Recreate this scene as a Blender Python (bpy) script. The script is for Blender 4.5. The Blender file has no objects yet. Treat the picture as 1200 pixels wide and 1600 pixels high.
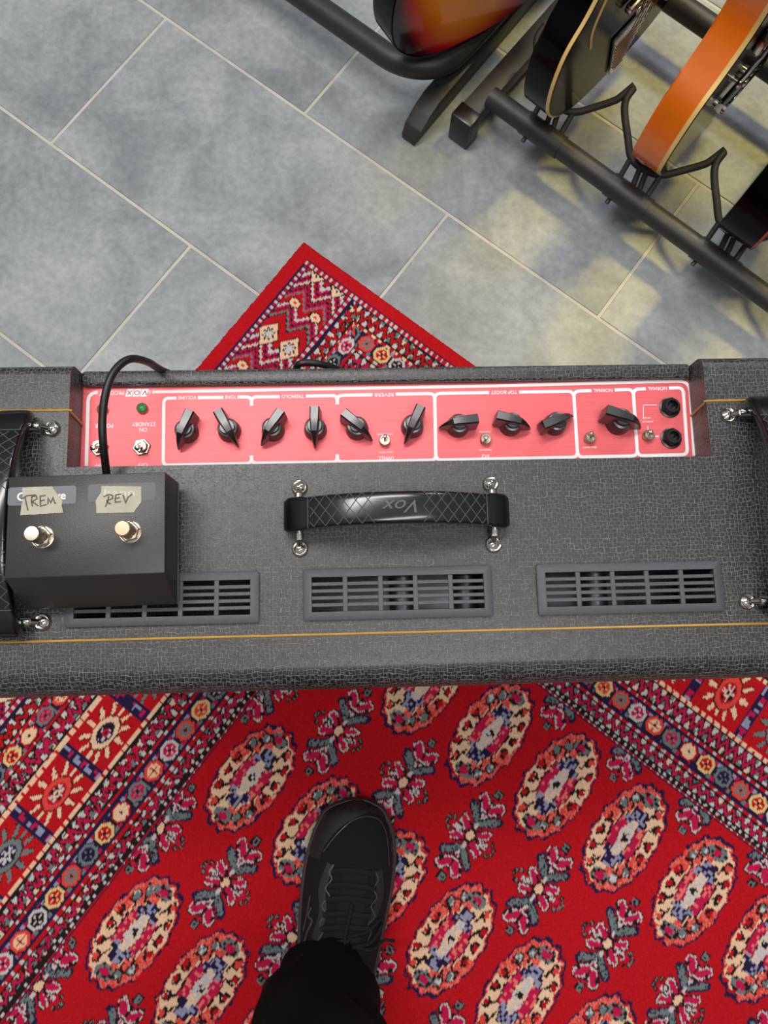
import bpy, bmesh, math, random
import numpy as np
from mathutils import Vector, Matrix, Quaternion

S = bpy.context.scene
COL = S.collection
PI = math.pi

# ------------------------------------------------------------------ camera
CAM_H, FPX = 1.1653, 1200.0
TA, TB = 0.165972, -0.013949
_ca, _sa, _cb, _sb = math.cos(TA), math.sin(TA), math.cos(TB), math.sin(TB)
RW = np.array([[1, 0, 0], [0, _ca, _sa], [0, -_sa, _ca]]) @ np.array([[_cb, 0, -_sb], [0, 1, 0], [_sb, 0, _cb]])
cam = bpy.data.cameras.new('camera')
camo = bpy.data.objects.new('camera', cam)
COL.objects.link(camo)
cam.sensor_fit = 'VERTICAL'
cam.sensor_height = 24.0
cam.lens = 24.0 * FPX / 1600.0
cam.clip_start = 0.02
camo.location = (0, 0, CAM_H)
camo.rotation_euler = Matrix(RW.T.tolist()).to_euler()
S.camera = camo


def at(px, py, z=0.0):
    """point of the room that lies at height z and shows at pixel (px, py) of the 1200x1600 frame"""
    d = RW.T @ np.array([(px - 600) / FPX, (800 - py) / FPX, -1.0])
    t = (CAM_H - z) / (-d[2])
    return Vector((d[0] * t, d[1] * t, z))


# ------------------------------------------------------------------ light
w = bpy.data.worlds.new('room_light')
S.world = w
w.use_nodes = True
_wt = w.node_tree
_tc = _wt.nodes.new('ShaderNodeTexCoord')
_sx = _wt.nodes.new('ShaderNodeSeparateXYZ')
_wt.links.new(_tc.outputs['Generated'], _sx.inputs[0])
_wr = _wt.nodes.new('ShaderNodeValToRGB')   # pale ceiling above, dimmer shop walls towards the horizon
_wr.color_ramp.elements[0].position, _wr.color_ramp.elements[0].color = 0.0, (0.16, 0.165, 0.175, 1)
_wr.color_ramp.elements[1].position, _wr.color_ramp.elements[1].color = 0.75, (0.92, 0.95, 1.0, 1)
_wt.links.new(_sx.outputs['Z'], _wr.inputs[0])
_wt.links.new(_wr.outputs[0], _wt.nodes['Background'].inputs[0])
_wt.nodes['Background'].inputs[1].default_value = 0.42


def area(name, loc, target, sx, sy, power, col):
    l = bpy.data.lights.new(name, 'AREA')
    l.shape = 'RECTANGLE'
    l.size, l.size_y, l.energy, l.color = sx, sy, power, col
    o = bpy.data.objects.new(name, l)
    COL.objects.link(o)
    o.location = loc
    o.rotation_euler = (Vector(target) - Vector(loc)).to_track_quat('-Z', 'Y').to_euler()
    return o


area('ceiling_lamp_main', (-0.45, 0.90, 2.70), (-0.2, 0.3, 0), 1.8, 0.30, 40, (1.0, 0.975, 0.94))
area('ceiling_lamp_cool', (1.3, 2.5, 2.6), (0.4, 0.6, 0), 0.5, 0.3, 20, (0.80, 0.86, 1.0))
area('ceiling_lamp_near', (0.3, -0.45, 2.8), (0.1, -0.2, 0), 1.4, 0.3, 20, (1.0, 0.96, 0.92))
sp_ = bpy.data.lights.new('warm_downlight', 'SPOT')
sp_.energy, sp_.color, sp_.spot_size, sp_.spot_blend, sp_.shadow_soft_size = 165, (1.0, 0.82, 0.22), math.radians(38), 0.6, 0.13
spo = bpy.data.objects.new('warm_downlight', sp_)
COL.objects.link(spo)
spo.location = (1.25, 1.55, 2.5)
spo.rotation_euler = (Vector((0.88, 0.86, 0)) - spo.location).to_track_quat('-Z', 'Y').to_euler()

S.view_settings.view_transform = 'Standard'
S.view_settings.look = 'None'
S.view_settings.exposure = 0.0
S.view_settings.gamma = 1.0
S.view_settings.use_curve_mapping = False


# ------------------------------------------------------------------ helpers
def lin(c):
    r = []
    for v in c[:3]:
        v = v / 255.0
        r.append(v / 12.92 if v <= 0.04045 else ((v + 0.055) / 1.055) ** 2.4)
    return tuple(r) + (1.0,)


def mat(name, rgb, rough=0.5, metal=0.0, var=0.0, vscale=40.0, bump=0.0, bscale=400.0, spec=0.5, coat=0.0):
    m = bpy.data.materials.new(name)
    m.use_nodes = True
    nt = m.node_tree
    b = nt.nodes['Principled BSDF']
    b.inputs['Roughness'].default_value = rough
    b.inputs['Metallic'].default_value = metal
    b.inputs['Specular IOR Level'].default_value = spec
    b.inputs['Coat Weight'].default_value = coat
    b.inputs['Coat Roughness'].default_value = 0.04
    tc = nt.nodes.new('ShaderNodeTexCoord')
    n = nt.nodes.new('ShaderNodeTexNoise')
    n.inputs['Scale'].default_value = vscale
    n.inputs['Detail'].default_value = 4
    nt.links.new(tc.outputs['Object'], n.inputs['Vector'])
    r = nt.nodes.new('ShaderNodeValToRGB')
    c = lin(rgb)
    v = max(var, 0.02)
    r.color_ramp.elements[0].position = 0.3
    r.color_ramp.elements[1].position = 0.7
    r.color_ramp.elements[0].color = tuple(x * (1 - v) for x in c[:3]) + (1,)
    r.color_ramp.elements[1].color = tuple(min(1, x * (1 + v)) for x in c[:3]) + (1,)
    nt.links.new(n.outputs['Fac'], r.inputs[0])
    nt.links.new(r.outputs[0], b.inputs['Base Color'])
    if bump > 0:
        n2 = nt.nodes.new('ShaderNodeTexNoise')
        n2.inputs['Scale'].default_value = bscale
        n2.inputs['Detail'].default_value = 3
        nt.links.new(tc.outputs['Object'], n2.inputs['Vector'])
        bp = nt.nodes.new('ShaderNodeBump')
        bp.inputs['Strength'].default_value = bump
        bp.inputs['Distance'].default_value = 0.001
        nt.links.new(n2.outputs['Fac'], bp.inputs['Height'])
        nt.links.new(bp.outputs[0], b.inputs['Normal'])
    return m


def math_node(nt, op, a, b=None, c=None):
    n = nt.nodes.new('ShaderNodeMath')
    n.operation = op
    for i, x in enumerate((a, b, c)):
        if x is None:
            continue
        if isinstance(x, (int, float)):
            n.inputs[i].default_value = x
        else:
            nt.links.new(x, n.inputs[i])
    return n.outputs[0]


def vinyl_material():
    """basket-weave covering: an irregular net of fine ridges on charcoal, their glints painted lighter"""
    m = bpy.data.materials.new('basketweave_vinyl')
    m.use_nodes = True
    nt = m.node_tree
    b = nt.nodes['Principled BSDF']
    uv = nt.nodes.new('ShaderNodeUVMap')
    uv.uv_map = 'UVMap'
    nz = nt.nodes.new('ShaderNodeTexNoise')
    nz.noise_dimensions = '2D'
    nz.inputs['Scale'].default_value = 55
    nz.inputs['Detail'].default_value = 3
    nt.links.new(uv.outputs[0], nz.inputs['Vector'])
    sub = nt.nodes.new('ShaderNodeVectorMath')
    sub.operation = 'SUBTRACT'
    nt.links.new(nz.outputs['Color'], sub.inputs[0])
    sub.inputs[1].default_value = (0.5, 0.5, 0.5)
    scl = nt.nodes.new('ShaderNodeVectorMath')
    scl.operation = 'SCALE'
    nt.links.new(sub.outputs[0], scl.inputs[0])
    scl.inputs['Scale'].default_value = 0.0060
    add = nt.nodes.new('ShaderNodeVectorMath')
    nt.links.new(uv.outputs[0], add.inputs[0])
    nt.links.new(scl.outputs[0], add.inputs[1])

    def net(sx, rot, off, mortar):
        mp = nt.nodes.new('ShaderNodeMapping')
        mp.inputs['Location'].default_value = (off, off * 0.7, 0)
        mp.inputs['Rotation'].default_value = (0, 0, rot)
        nt.links.new(add.outputs[0], mp.inputs['Vector'])
        v = nt.nodes.new('ShaderNodeTexBrick')
        v.offset = 0.5
        v.inputs['Scale'].default_value = sx
        v.inputs['Mortar Size'].default_value = mortar
        v.inputs['Mortar Smooth'].default_value = 0.6
        v.inputs['Brick Width'].default_value = 1.25
        v.inputs['Row Height'].default_value = 0.95
        nt.links.new(mp.outputs[0], v.inputs['Vector'])
        return v.outputs['Fac']

    def mask(sc, lo, hi):
        k = nt.nodes.new('ShaderNodeTexNoise')
        k.noise_dimensions = '2D'
        k.inputs['Scale'].default_value = sc
        k.inputs['Detail'].default_value = 2
        nt.links.new(uv.outputs[0], k.inputs['Vector'])
        q = nt.nodes.new('ShaderNodeMapRange')
        q.inputs[1].default_value = lo
        q.inputs[2].default_value = hi
        nt.links.new(k.outputs['Fac'], q.inputs[0])
        return q.outputs[0]
    a = net(270, 0.0, 0.0, 0.075)
    c = net(300, PI / 2, 0.37, 0.070)
    a2 = math_node(nt, 'MULTIPLY', a, mask(140, 0.22, 0.50))
    c2 = math_node(nt, 'MULTIPLY', c, mask(160, 0.32, 0.56))
    h = math_node(nt, 'MAXIMUM', a2, c2)
    mix = nt.nodes.new('ShaderNodeMix')
    mix.data_type = 'RGBA'
    nt.links.new(h, mix.inputs[0])
    mix.inputs[6].default_value = lin((23, 23, 23))
    mix.inputs[7].default_value = lin((114, 112, 109))  # specular glint along the embossed ridges, put into the base colour
    nt.links.new(mix.outputs[2], b.inputs['Base Color'])
    b.inputs['Roughness'].default_value = 0.40
    b.inputs['Specular IOR Level'].default_value = 0.75
    bp = nt.nodes.new('ShaderNodeBump')
    bp.inputs['Strength'].default_value = 0.7
    bp.inputs['Distance'].default_value = 0.0006
    nt.links.new(h, bp.inputs['Height'])
    nt.links.new(bp.outputs[0], b.inputs['Normal'])
    return m


def tile_material():
    m = bpy.data.materials.new('slate_grey_tile')
    m.use_nodes = True
    nt = m.node_tree
    b = nt.nodes['Principled BSDF']
    geo = nt.nodes.new('ShaderNodeNewGeometry')
    oi = nt.nodes.new('ShaderNodeObjectInfo')
    cx = nt.nodes.new('ShaderNodeCombineXYZ')
    nt.links.new(math_node(nt, 'MULTIPLY', oi.outputs['Random'], 37.0), cx.inputs[2])
    add = nt.nodes.new('ShaderNodeVectorMath')
    nt.links.new(geo.outputs['Position'], add.inputs[0])
    nt.links.new(cx.outputs[0], add.inputs[1])

    def noise(scale, detail, rough=0.5, dist=0.0):
        n = nt.nodes.new('ShaderNodeTexNoise')
        n.inputs['Scale'].default_value = scale
        n.inputs['Detail'].default_value = detail
        n.inputs['Roughness'].default_value = rough
        n.inputs['Distortion'].default_value = dist
        nt.links.new(add.outputs[0], n.inputs['Vector'])
        return n.outputs['Fac']
    r1 = nt.nodes.new('ShaderNodeValToRGB')
    e = r1.color_ramp.elements
    e[0].position, e[0].color = 0.30, lin((124, 128, 130))
    e[1].position, e[1].color = 0.70, lin((174, 176, 174))
    x = e.new(0.5)
    x.color = lin((151, 155, 156))
    nt.links.new(noise(6, 7, 0.62, 0.6), r1.inputs[0])
    r2 = nt.nodes.new('ShaderNodeValToRGB')
    e = r2.color_ramp.elements
    e[0].position, e[0].color = 0.35, (0.86, 0.86, 0.88, 1)
    e[1].position, e[1].color = 0.65, (1.08, 1.08, 1.06, 1)
    nt.links.new(noise(90, 5, 0.6), r2.inputs[0])
    mx = nt.nodes.new('ShaderNodeMix')
    mx.data_type = 'RGBA'
    mx.blend_type = 'MULTIPLY'
    mx.inputs[0].default_value = 1
    nt.links.new(r1.outputs[0], mx.inputs[6])
    nt.links.new(r2.outputs[0], mx.inputs[7])
    nt.links.new(mx.outputs[2], b.inputs['Base Color'])
    b.inputs['Roughness'].default_value = 0.48
    bp = nt.nodes.new('ShaderNodeBump')
    bp.inputs['Strength'].default_value = 0.25
    bp.inputs['Distance'].default_value = 0.002
    nt.links.new(noise(14, 6, 0.6), bp.inputs['Height'])
    nt.links.new(bp.outputs[0], b.inputs['Normal'])
    return m


def brushed_material():
    m = mat('brushed_red_panel', (232, 84, 90), 0.44, 0.25)
    nt = m.node_tree
    b = nt.nodes['Principled BSDF']
    tc = nt.nodes.new('ShaderNodeTexCoord')
    mp = nt.nodes.new('ShaderNodeMapping')
    mp.inputs['Scale'].default_value = (25, 2600, 1)
    nt.links.new(tc.outputs['Object'], mp.inputs['Vector'])
    n = nt.nodes.new('ShaderNodeTexNoise')
    n.inputs['Scale'].default_value = 1
    n.inputs['Detail'].default_value = 3
    nt.links.new(mp.outputs[0], n.inputs['Vector'])
    r = nt.nodes.new('ShaderNodeValToRGB')
    r.color_ramp.elements[0].position, r.color_ramp.elements[0].color = 0.3, lin((214, 86, 92))
    r.color_ramp.elements[1].position, r.color_ramp.elements[1].color = 0.7, lin((230, 102, 106))
    nt.links.new(n.outputs['Fac'], r.inputs[0])
    nt.links.new(r.outputs[0], b.inputs['Base Color'])
    bp = nt.nodes.new('ShaderNodeBump')
    bp.inputs['Strength'].default_value = 0.12
    bp.inputs['Distance'].default_value = 0.0002
    nt.links.new(n.outputs['Fac'], bp.inputs['Height'])
    nt.links.new(bp.outputs[0], b.inputs['Normal'])
    return m


def rug_material():
    m = bpy.data.materials.new('knotted_wool_pile')
    m.use_nodes = True
    nt = m.node_tree
    b = nt.nodes['Principled BSDF']
    at_ = nt.nodes.new('ShaderNodeAttribute')
    at_.attribute_name = 'knot_colour'
    tc = nt.nodes.new('ShaderNodeTexCoord')
    n = nt.nodes.new('ShaderNodeTexNoise')
    n.inputs['Scale'].default_value = 900
    n.inputs['Detail'].default_value = 3
    nt.links.new(tc.outputs['Object'], n.inputs['Vector'])
    r = nt.nodes.new('ShaderNodeValToRGB')
    r.color_ramp.elements[0].position, r.color_ramp.elements[0].color = 0.3, (0.70, 0.70, 0.72, 1)
    r.color_ramp.elements[1].position, r.color_ramp.elements[1].color = 0.7, (1.12, 1.10, 1.10, 1)
    nt.links.new(n.outputs['Fac'], r.inputs[0])
    mx = nt.nodes.new('ShaderNodeMix')
    mx.data_type = 'RGBA'
    mx.blend_type = 'MULTIPLY'
    mx.inputs[0].default_value = 1
    nt.links.new(at_.outputs['Color'], mx.inputs[6])
    nt.links.new(r.outputs[0], mx.inputs[7])
    nt.links.new(mx.outputs[2], b.inputs['Base Color'])
    b.inputs['Roughness'].default_value = 0.95
    b.inputs['Specular IOR Level'].default_value = 0.1
    bp = nt.nodes.new('ShaderNodeBump')
    bp.inputs['Strength'].default_value = 0.5
    bp.inputs['Distance'].default_value = 0.001
    nt.links.new(n.outputs['Fac'], bp.inputs['Height'])
    nt.links.new(bp.outputs[0], b.inputs['Normal'])
    return m


def burst_material(name, stops, cx, cy, rx, ry):
    m = mat(name, (120, 20, 10), 0.12, 0, coat=0.6)
    nt = m.node_tree
    b = nt.nodes['Principled BSDF']
    tc = nt.nodes.new('ShaderNodeTexCoord')
    mp = nt.nodes.new('ShaderNodeMapping')
    mp.inputs['Location'].default_value = (-cx / rx, -cy / ry, 0)
    mp.inputs['Scale'].default_value = (1 / rx, 1 / ry, 0)
    nt.links.new(tc.outputs['Object'], mp.inputs['Vector'])
    ln = nt.nodes.new('ShaderNodeVectorMath')
    ln.operation = 'LENGTH'
    nt.links.new(mp.outputs[0], ln.inputs[0])
    r = nt.nodes.new('ShaderNodeValToRGB')
    e = r.color_ramp.elements
    e[0].position, e[0].color = stops[0][0], lin(stops[0][1])
    e[1].position, e[1].color = stops[-1][0], lin(stops[-1][1])
    for p, c in stops[1:-1]:
        x = e.new(p)
        x.color = lin(c)
    nt.links.new(ln.outputs['Value'], r.inputs[0])
    nt.links.new(r.outputs[0], b.inputs['Base Color'])
    return m


def finish(bm, name, material, parent=None, smooth=40, uv=False, loc=None):
    bmesh.ops.recalc_face_normals(bm, faces=bm.faces)
    if smooth:
        a = math.radians(smooth)
        for f in bm.faces:
            f.smooth = True
        for e in bm.edges:
            e.smooth = len(e.link_faces) == 2 and e.calc_face_angle(0) < a
    me = bpy.data.meshes.new(name)
    if uv:
        l = bm.loops.layers.uv.new('UVMap')
        for f in bm.faces:
            n = f.normal
            k = max(range(3), key=lambda i: abs(n[i]))
            for lo in f.loops:
                c = lo.vert.co
                lo[l].uv = (c.y, c.z) if k == 0 else ((c.x, c.z) if k == 1 else (c.x, c.y))
    bm.to_mesh(me)
    bm.free()
    me.materials.append(material)
    o = bpy.data.objects.new(name, me)
    COL.objects.link(o)
    if parent:
        o.parent = parent
    if loc is not None:
        o.location = loc
    return o


def BM():
    return bmesh.new()


def add_box(bm, c, s, bev=0.0, rz=0.0, seg=2, M=None):
    r = bmesh.ops.create_cube(bm, size=1)
    vs = r['verts']
    bmesh.ops.scale(bm, vec=s, verts=vs)
    if bev > 0:
        es = list({e for v in vs for e in v.link_edges})
        g = bmesh.ops.bevel(bm, geom=es, offset=bev, segments=seg, profile=0.5, affect='EDGES')
        vs = list({v for f in g['faces'] for v in f.verts} | {v for v in vs if v.is_valid})
    T = Matrix.Translation(Vector(c)) @ Matrix.Rotation(rz, 4, 'Z')
    if M is not None:
        T = M @ T
    bmesh.ops.transform(bm, matrix=T, verts=vs)
    return vs


def add_lathe(bm, prof, seg=24, M=None, cap=True):
    """prof: list of (r, z)"""
    rings = []
    M = M or Matrix.Identity(4)
    for r, z in prof:
        if r < 1e-6:
            rings.append([bm.verts.new(M @ Vector((0, 0, z)))])
        else:
            rings.append([bm.verts.new(M @ Vector((r * math.cos(2 * PI * i / seg), r * math.sin(2 * PI * i / seg), z))) for i in range(seg)])
    for a, b in zip(rings, rings[1:]):
        if len(a) == 1 and len(b) == 1:
            continue
        for i in range(seg):
            j = (i + 1) % seg
            if len(a) == 1:
                bm.faces.new((a[0], b[i], b[j]))
            elif len(b) == 1:
                bm.faces.new((a[i], a[j], b[0]))
            else:
                bm.faces.new((a[i], a[j], b[j], b[i]))
    if cap:
        for rg in (rings[0], rings[-1]):
            if len(rg) > 2:
                bm.faces.new(rg)
    return rings


def smooth_path(pts, n=6, closed=False):
    P = [Vector(p) for p in pts]
    out = []
    m = len(P)
    rng = range(m) if closed else range(m - 1)
    for i in rng:
        p1, p2 = P[i], P[(i + 1) % m]
        p0 = P[i - 1] if (closed or i > 0) else p1 * 2 - p2
        p3 = P[(i + 2) % m] if (closed or i + 2 < m) else p2 * 2 - p1
        for k in range(n):
            t = k / n
            out.append(0.5 * ((2 * p1) + (p2 - p0) * t + (2 * p0 - 5 * p1 + 4 * p2 - p3) * t * t + (3 * p1 - 3 * p2 + p3 - p0) * t ** 3))
    if not closed:
        out.append(P[-1])
    return out


def add_tube(bm, path, r, seg=12, cap=True, flat=1.0, up=None):
    path = [Vector(p) for p in path]
    rr = r if isinstance(r, (list, tuple)) else [r] * len(path)
    t0 = (path[1] - path[0]).normalized()
    ref = Vector(up) if up else (Vector((0, 0, 1)) if abs(t0.z) < 0.9 else Vector((1, 0, 0)))
    nrm = (ref - t0 * ref.dot(t0)).normalized()
    rings = []
    for i, p in enumerate(path):
        if i == 0:
            t = t0
        elif i == len(path) - 1:
            t = (path[i] - path[i - 1]).normalized()
        else:
            t = ((path[i + 1] - p).normalized() + (p - path[i - 1]).normalized()).normalized()
        nrm = (nrm - t * nrm.dot(t)).normalized()
        bn = t.cross(nrm)
        rings.append([bm.verts.new(p + (nrm * math.cos(2 * PI * k / seg) * flat + bn * math.sin(2 * PI * k / seg)) * rr[i]) for k in range(seg)])
    for a, b in zip(rings, rings[1:]):
        for k in range(seg):
            j = (k + 1) % seg
            bm.faces.new((a[k], a[j], b[j], b[k]))
    if cap:
        bm.faces.new(rings[0])
        bm.faces.new(rings[-1])


def add_prism(bm, poly, z0, z1, M=None):
    M = M or Matrix.Identity(4)
    a = [bm.verts.new(M @ Vector((p[0], p[1], z0))) for p in poly]
    b = [bm.verts.new(M @ Vector((p[0], p[1], z1))) for p in poly]
    n = len(poly)
    bm.faces.new(a)
    bm.faces.new(b)
    for i in range(n):
        j = (i + 1) % n
        bm.faces.new((a[i], a[j], b[j], b[i]))


def add_ribbon(bm, pts, wd, z, th=0.00015):
    """flat printed stroke along a polyline at height z"""
    P = [Vector((p[0], p[1])) for p in pts]
    n = len(P)
    L, R = [], []
    for i in range(n):
        if i == 0:
            d = (P[1] - P[0]).normalized()
            m = Vector((-d.y, d.x)) * wd / 2
        elif i == n - 1:
            d = (P[-1] - P[-2]).normalized()
            m = Vector((-d.y, d.x)) * wd / 2
        else:
            d1 = (P[i] - P[i - 1]).normalized()
            d2 = (P[i + 1] - P[i]).normalized()
            t = (d1 + d2).normalized()
            m = Vector((-t.y, t.x))
            k = max(0.4, m.dot(Vector((-d2.y, d2.x))))
            m = m * (wd / 2 / k)
        L.append(P[i] + m)
        R.append(P[i] - m)
    for i in range(n - 1):
        q = [L[i], L[i + 1], R[i + 1], R[i]]
        lo = [bm.verts.new((p.x, p.y, z)) for p in q]
        hi = [bm.verts.new((p.x, p.y, z + th)) for p in q]
        bm.faces.new(hi)
        bm.faces.new(lo)
        for k in range(4):
            j = (k + 1) % 4
            bm.faces.new((lo[k], lo[j], hi[j], hi[k]))


def props(o, label=None, cat=None, group=None, kind=None):
    if label:
        o['label'] = label
    if cat:
        o['category'] = cat
    if group:
        o['group'] = group
    if kind:
        o['kind'] = kind
    return o


def empty(name, loc, rz=0.0, parent=None):
    o = bpy.data.objects.new(name, None)
    o.empty_display_size = 0.05
    COL.objects.link(o)
    o.location = loc
    o.rotation_euler = (0, 0, rz)
    if parent:
        o.parent = parent
    return o


def text(name, s, material, parent, cx, cy, z, width, height, rz=PI, bold=0.0, shear=0.0, th=0.0001):
    cu = bpy.data.curves.new(name, 'FONT')
    cu.body = s
    cu.size = 1
    cu.align_x = 'CENTER'
    cu.align_y = 'CENTER'
    cu.extrude = 0.01
    cu.offset = bold
    cu.shear = shear
    cu.resolution_u = 3
    t = bpy.data.objects.new(name, cu)
    COL.objects.link(t)
    bpy.context.view_layer.update()
    dg = bpy.context.evaluated_depsgraph_get()
    me = bpy.data.meshes.new_from_object(t.evaluated_get(dg))
    bpy.data.objects.remove(t)
    n = len(me.vertices)
    co = np.empty(n * 3)
    me.vertices.foreach_get('co', co)
    co = co.reshape(-1, 3)
    mn, mx_ = co.min(0), co.max(0)
    c = (mn + mx_) / 2
    co[:, 0] = (co[:, 0] - c[0]) / (mx_[0] - mn[0]) * width
    co[:, 1] = (co[:, 1] - c[1]) / (mx_[1] - mn[1]) * height
    co[:, 2] = (co[:, 2] - mn[2]) / max(mx_[2] - mn[2], 1e-9) * th
    me.vertices.foreach_set('co', co.ravel())
    me.update()
    me.name = name
    me.materials.clear()
    me.materials.append(material)
    o = bpy.data.objects.new(name, me)
    COL.objects.link(o)
    o.parent = parent
    o.location = (cx, cy, z)
    o.rotation_euler = (0, 0, rz)
    return o


M_ = {}
M_['tile'] = tile_material()
M_['grout'] = mat('pale_grout', (196, 190, 174), 0.9, 0, 0.10, 25, 0.4, 700)
M_['vinyl'] = vinyl_material()
M_['panel'] = brushed_material()
M_['print'] = mat('white_print', (236, 228, 228), 0.6)
M_['gold'] = mat('gold_piping', (186, 142, 58), 0.35, 0.2, 0.1, 60)
M_['black_plastic'] = mat('black_plastic', (14, 14, 15), 0.30, 0, 0.1, 30, spec=0.6)
M_['knob'] = mat('knob_bakelite', (26, 25, 27), 0.30, 0, spec=0.9)
M_['strap'] = mat('glossy_black_strap', (13, 13, 13), 0.20, 0, 0.1, 60, spec=0.7)
M_['emboss'] = mat('embossed_line', (84, 84, 84), 0.3)
M_['chrome'] = mat('chrome', (205, 200, 192), 0.14, 1.0)
M_['nickel'] = mat('nickel', (172, 162, 144), 0.26, 1.0, 0.12, 200)
M_['copper'] = mat('worn_brass_cap', (186, 156, 130), 0.42, 0.7, 0.1, 300)
M_['vent'] = mat('grained_grey_plastic', (76, 76, 80), 0.42, 0, 0.08, 300, 0.35, 2200)
M_['chassis'] = mat('chassis_steel', (120, 124, 132), 0.35, 0.9, 0.1, 30)
M_['dark'] = mat('dark_interior', (12, 12, 12), 0.9)
M_['green'] = mat('green_lens', (48, 128, 62), 0.25, 0, 0.1, 300)
M_['dull_lens'] = mat('unlit_lens', (150, 90, 70), 0.25)
M_['pedal'] = mat('painted_steel_box', (46, 43, 42), 0.40, 0.0, 0.14, 18, 0.12, 900)
M_['plate'] = mat('grey_label_plate', (74, 76, 82), 0.35)
M_['plate_dark'] = mat('dark_label_plate', (52, 52, 56), 0.35)
M_['tape'] = mat('masking_tape', (176, 170, 150), 0.85, 0, 0.07, 90, 0.6, 700)
M_['ghost'] = mat('lettering_under_tape', (196, 192, 178), 0.85)
M_['ink'] = mat('grey_marker_ink', (88, 84, 76), 0.8)
M_['cable'] = mat('black_rubber_cable', (22, 21, 20), 0.42, 0, 0.1, 50)
M_['tube'] = mat('powder_coated_steel', (50, 48, 48), 0.42, 0.1, 0.12, 60, 0.25, 1400)
M_['foam'] = mat('black_foam_rubber', (44, 42, 40), 0.62, 0, 0.15, 60, 0.3, 900)
M_['cream'] = mat('cream_binding', (232, 196, 120), 0.3, 0, 0.05, 40, coat=0.3)
M_['gloss_black'] = mat('black_lacquer', (6, 4, 5), 0.14, 0, spec=0.12, coat=0.0)
M_['orange'] = mat('orange_lacquer', (228, 110, 14), 0.25, 0, 0.16, 9, coat=0.5)
M_['rosewood'] = mat('rosewood', (50, 30, 22), 0.5, 0, 0.2, 60)
M_['red_edge'] = mat('red_edge', (176, 62, 44), 0.3)
M_['trouser'] = mat('black_cotton', (9, 9, 10), 0.95, 0, 0.25, 14, 0.5, 1200, spec=0.15)
M_['knit'] = mat('black_knit_mesh', (21, 22, 24), 0.85, 0, 0.2, 500, 0.9, 1500, spec=0.3)
M_['overlay'] = mat('black_synthetic_overlay', (30, 29, 29), 0.6, 0, 0.1, 80, 0.3, 900)
M_['sole'] = mat('charcoal_rubber', (62, 57, 55), 0.7, 0, 0.1, 60)
M_['lace'] = mat('black_lace', (15, 15, 16), 0.9, 0, 0.2, 900, 0.6, 2500)
M_['grey_trim'] = mat('grey_reflective_trim', (78, 78, 82), 0.4, 0.3)
M_['purple'] = mat('logo_letter_ink', (110, 56, 84), 0.6)

# ------------------------------------------------------------------ floor with its tiles
TG = -0.64478
TU0, TV0 = -0.91997, 0.62784
e1 = Vector((math.cos(TG), math.sin(TG)))
e2 = Vector((-math.sin(TG), math.cos(TG)))
bm = BM()
add_box(bm, (0.1, 0.5, -0.0265), (6.4, 6.0, 0.05))
floor = props(finish(bm, 'floor', M_['grout'], smooth=0), kind='structure')
bm = BM()
GW = 0.0052
add_box(bm, (0, 0, -0.004), (0.6 - GW, 0.3 - GW, 0.008), 0.0009, seg=1)
tile0 = None
for l in range(-9, 9):
    for k in range(-8, 9):
        uc = (l % 2) * 0.3 + 0.6 * k + 0.3
        vc = -0.3 * l - 0.15
        p = e1 * (uc + TU0) + e2 * (vc + TV0)
        if not (-1.75 < p.x < 1.95 and -1.35 < p.y < 2.35):
            continue
        if tile0 is None:
            tile0 = finish(bm, 'tile', M_['tile'], floor, smooth=0)
            o = tile0
        else:
            o = tile0.copy()
            COL.objects.link(o)
            o.parent = floor
        o.location = (p.x, p.y, 0.0 + random.Random(l * 31 + k).uniform(-0.0002, 0.0002))
        o.rotation_euler = (0, 0, TG)

# ------------------------------------------------------------------ rug
KU, KV = 0.0019, 0.0022
RU, RV = 1.751, 1.662
PALN = 'RCNKWGESYLP'
PALC = [(190, 22, 30), (196, 28, 74), (40, 32, 66), (38, 30, 30), (205, 196, 192), (112, 124, 122), (240, 198, 160), (226, 72, 62),
        (232, 196, 132), (150, 150, 176), (238, 120, 104)]
PI_ = {c: i for i, c in enumerate(PALN)}


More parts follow.
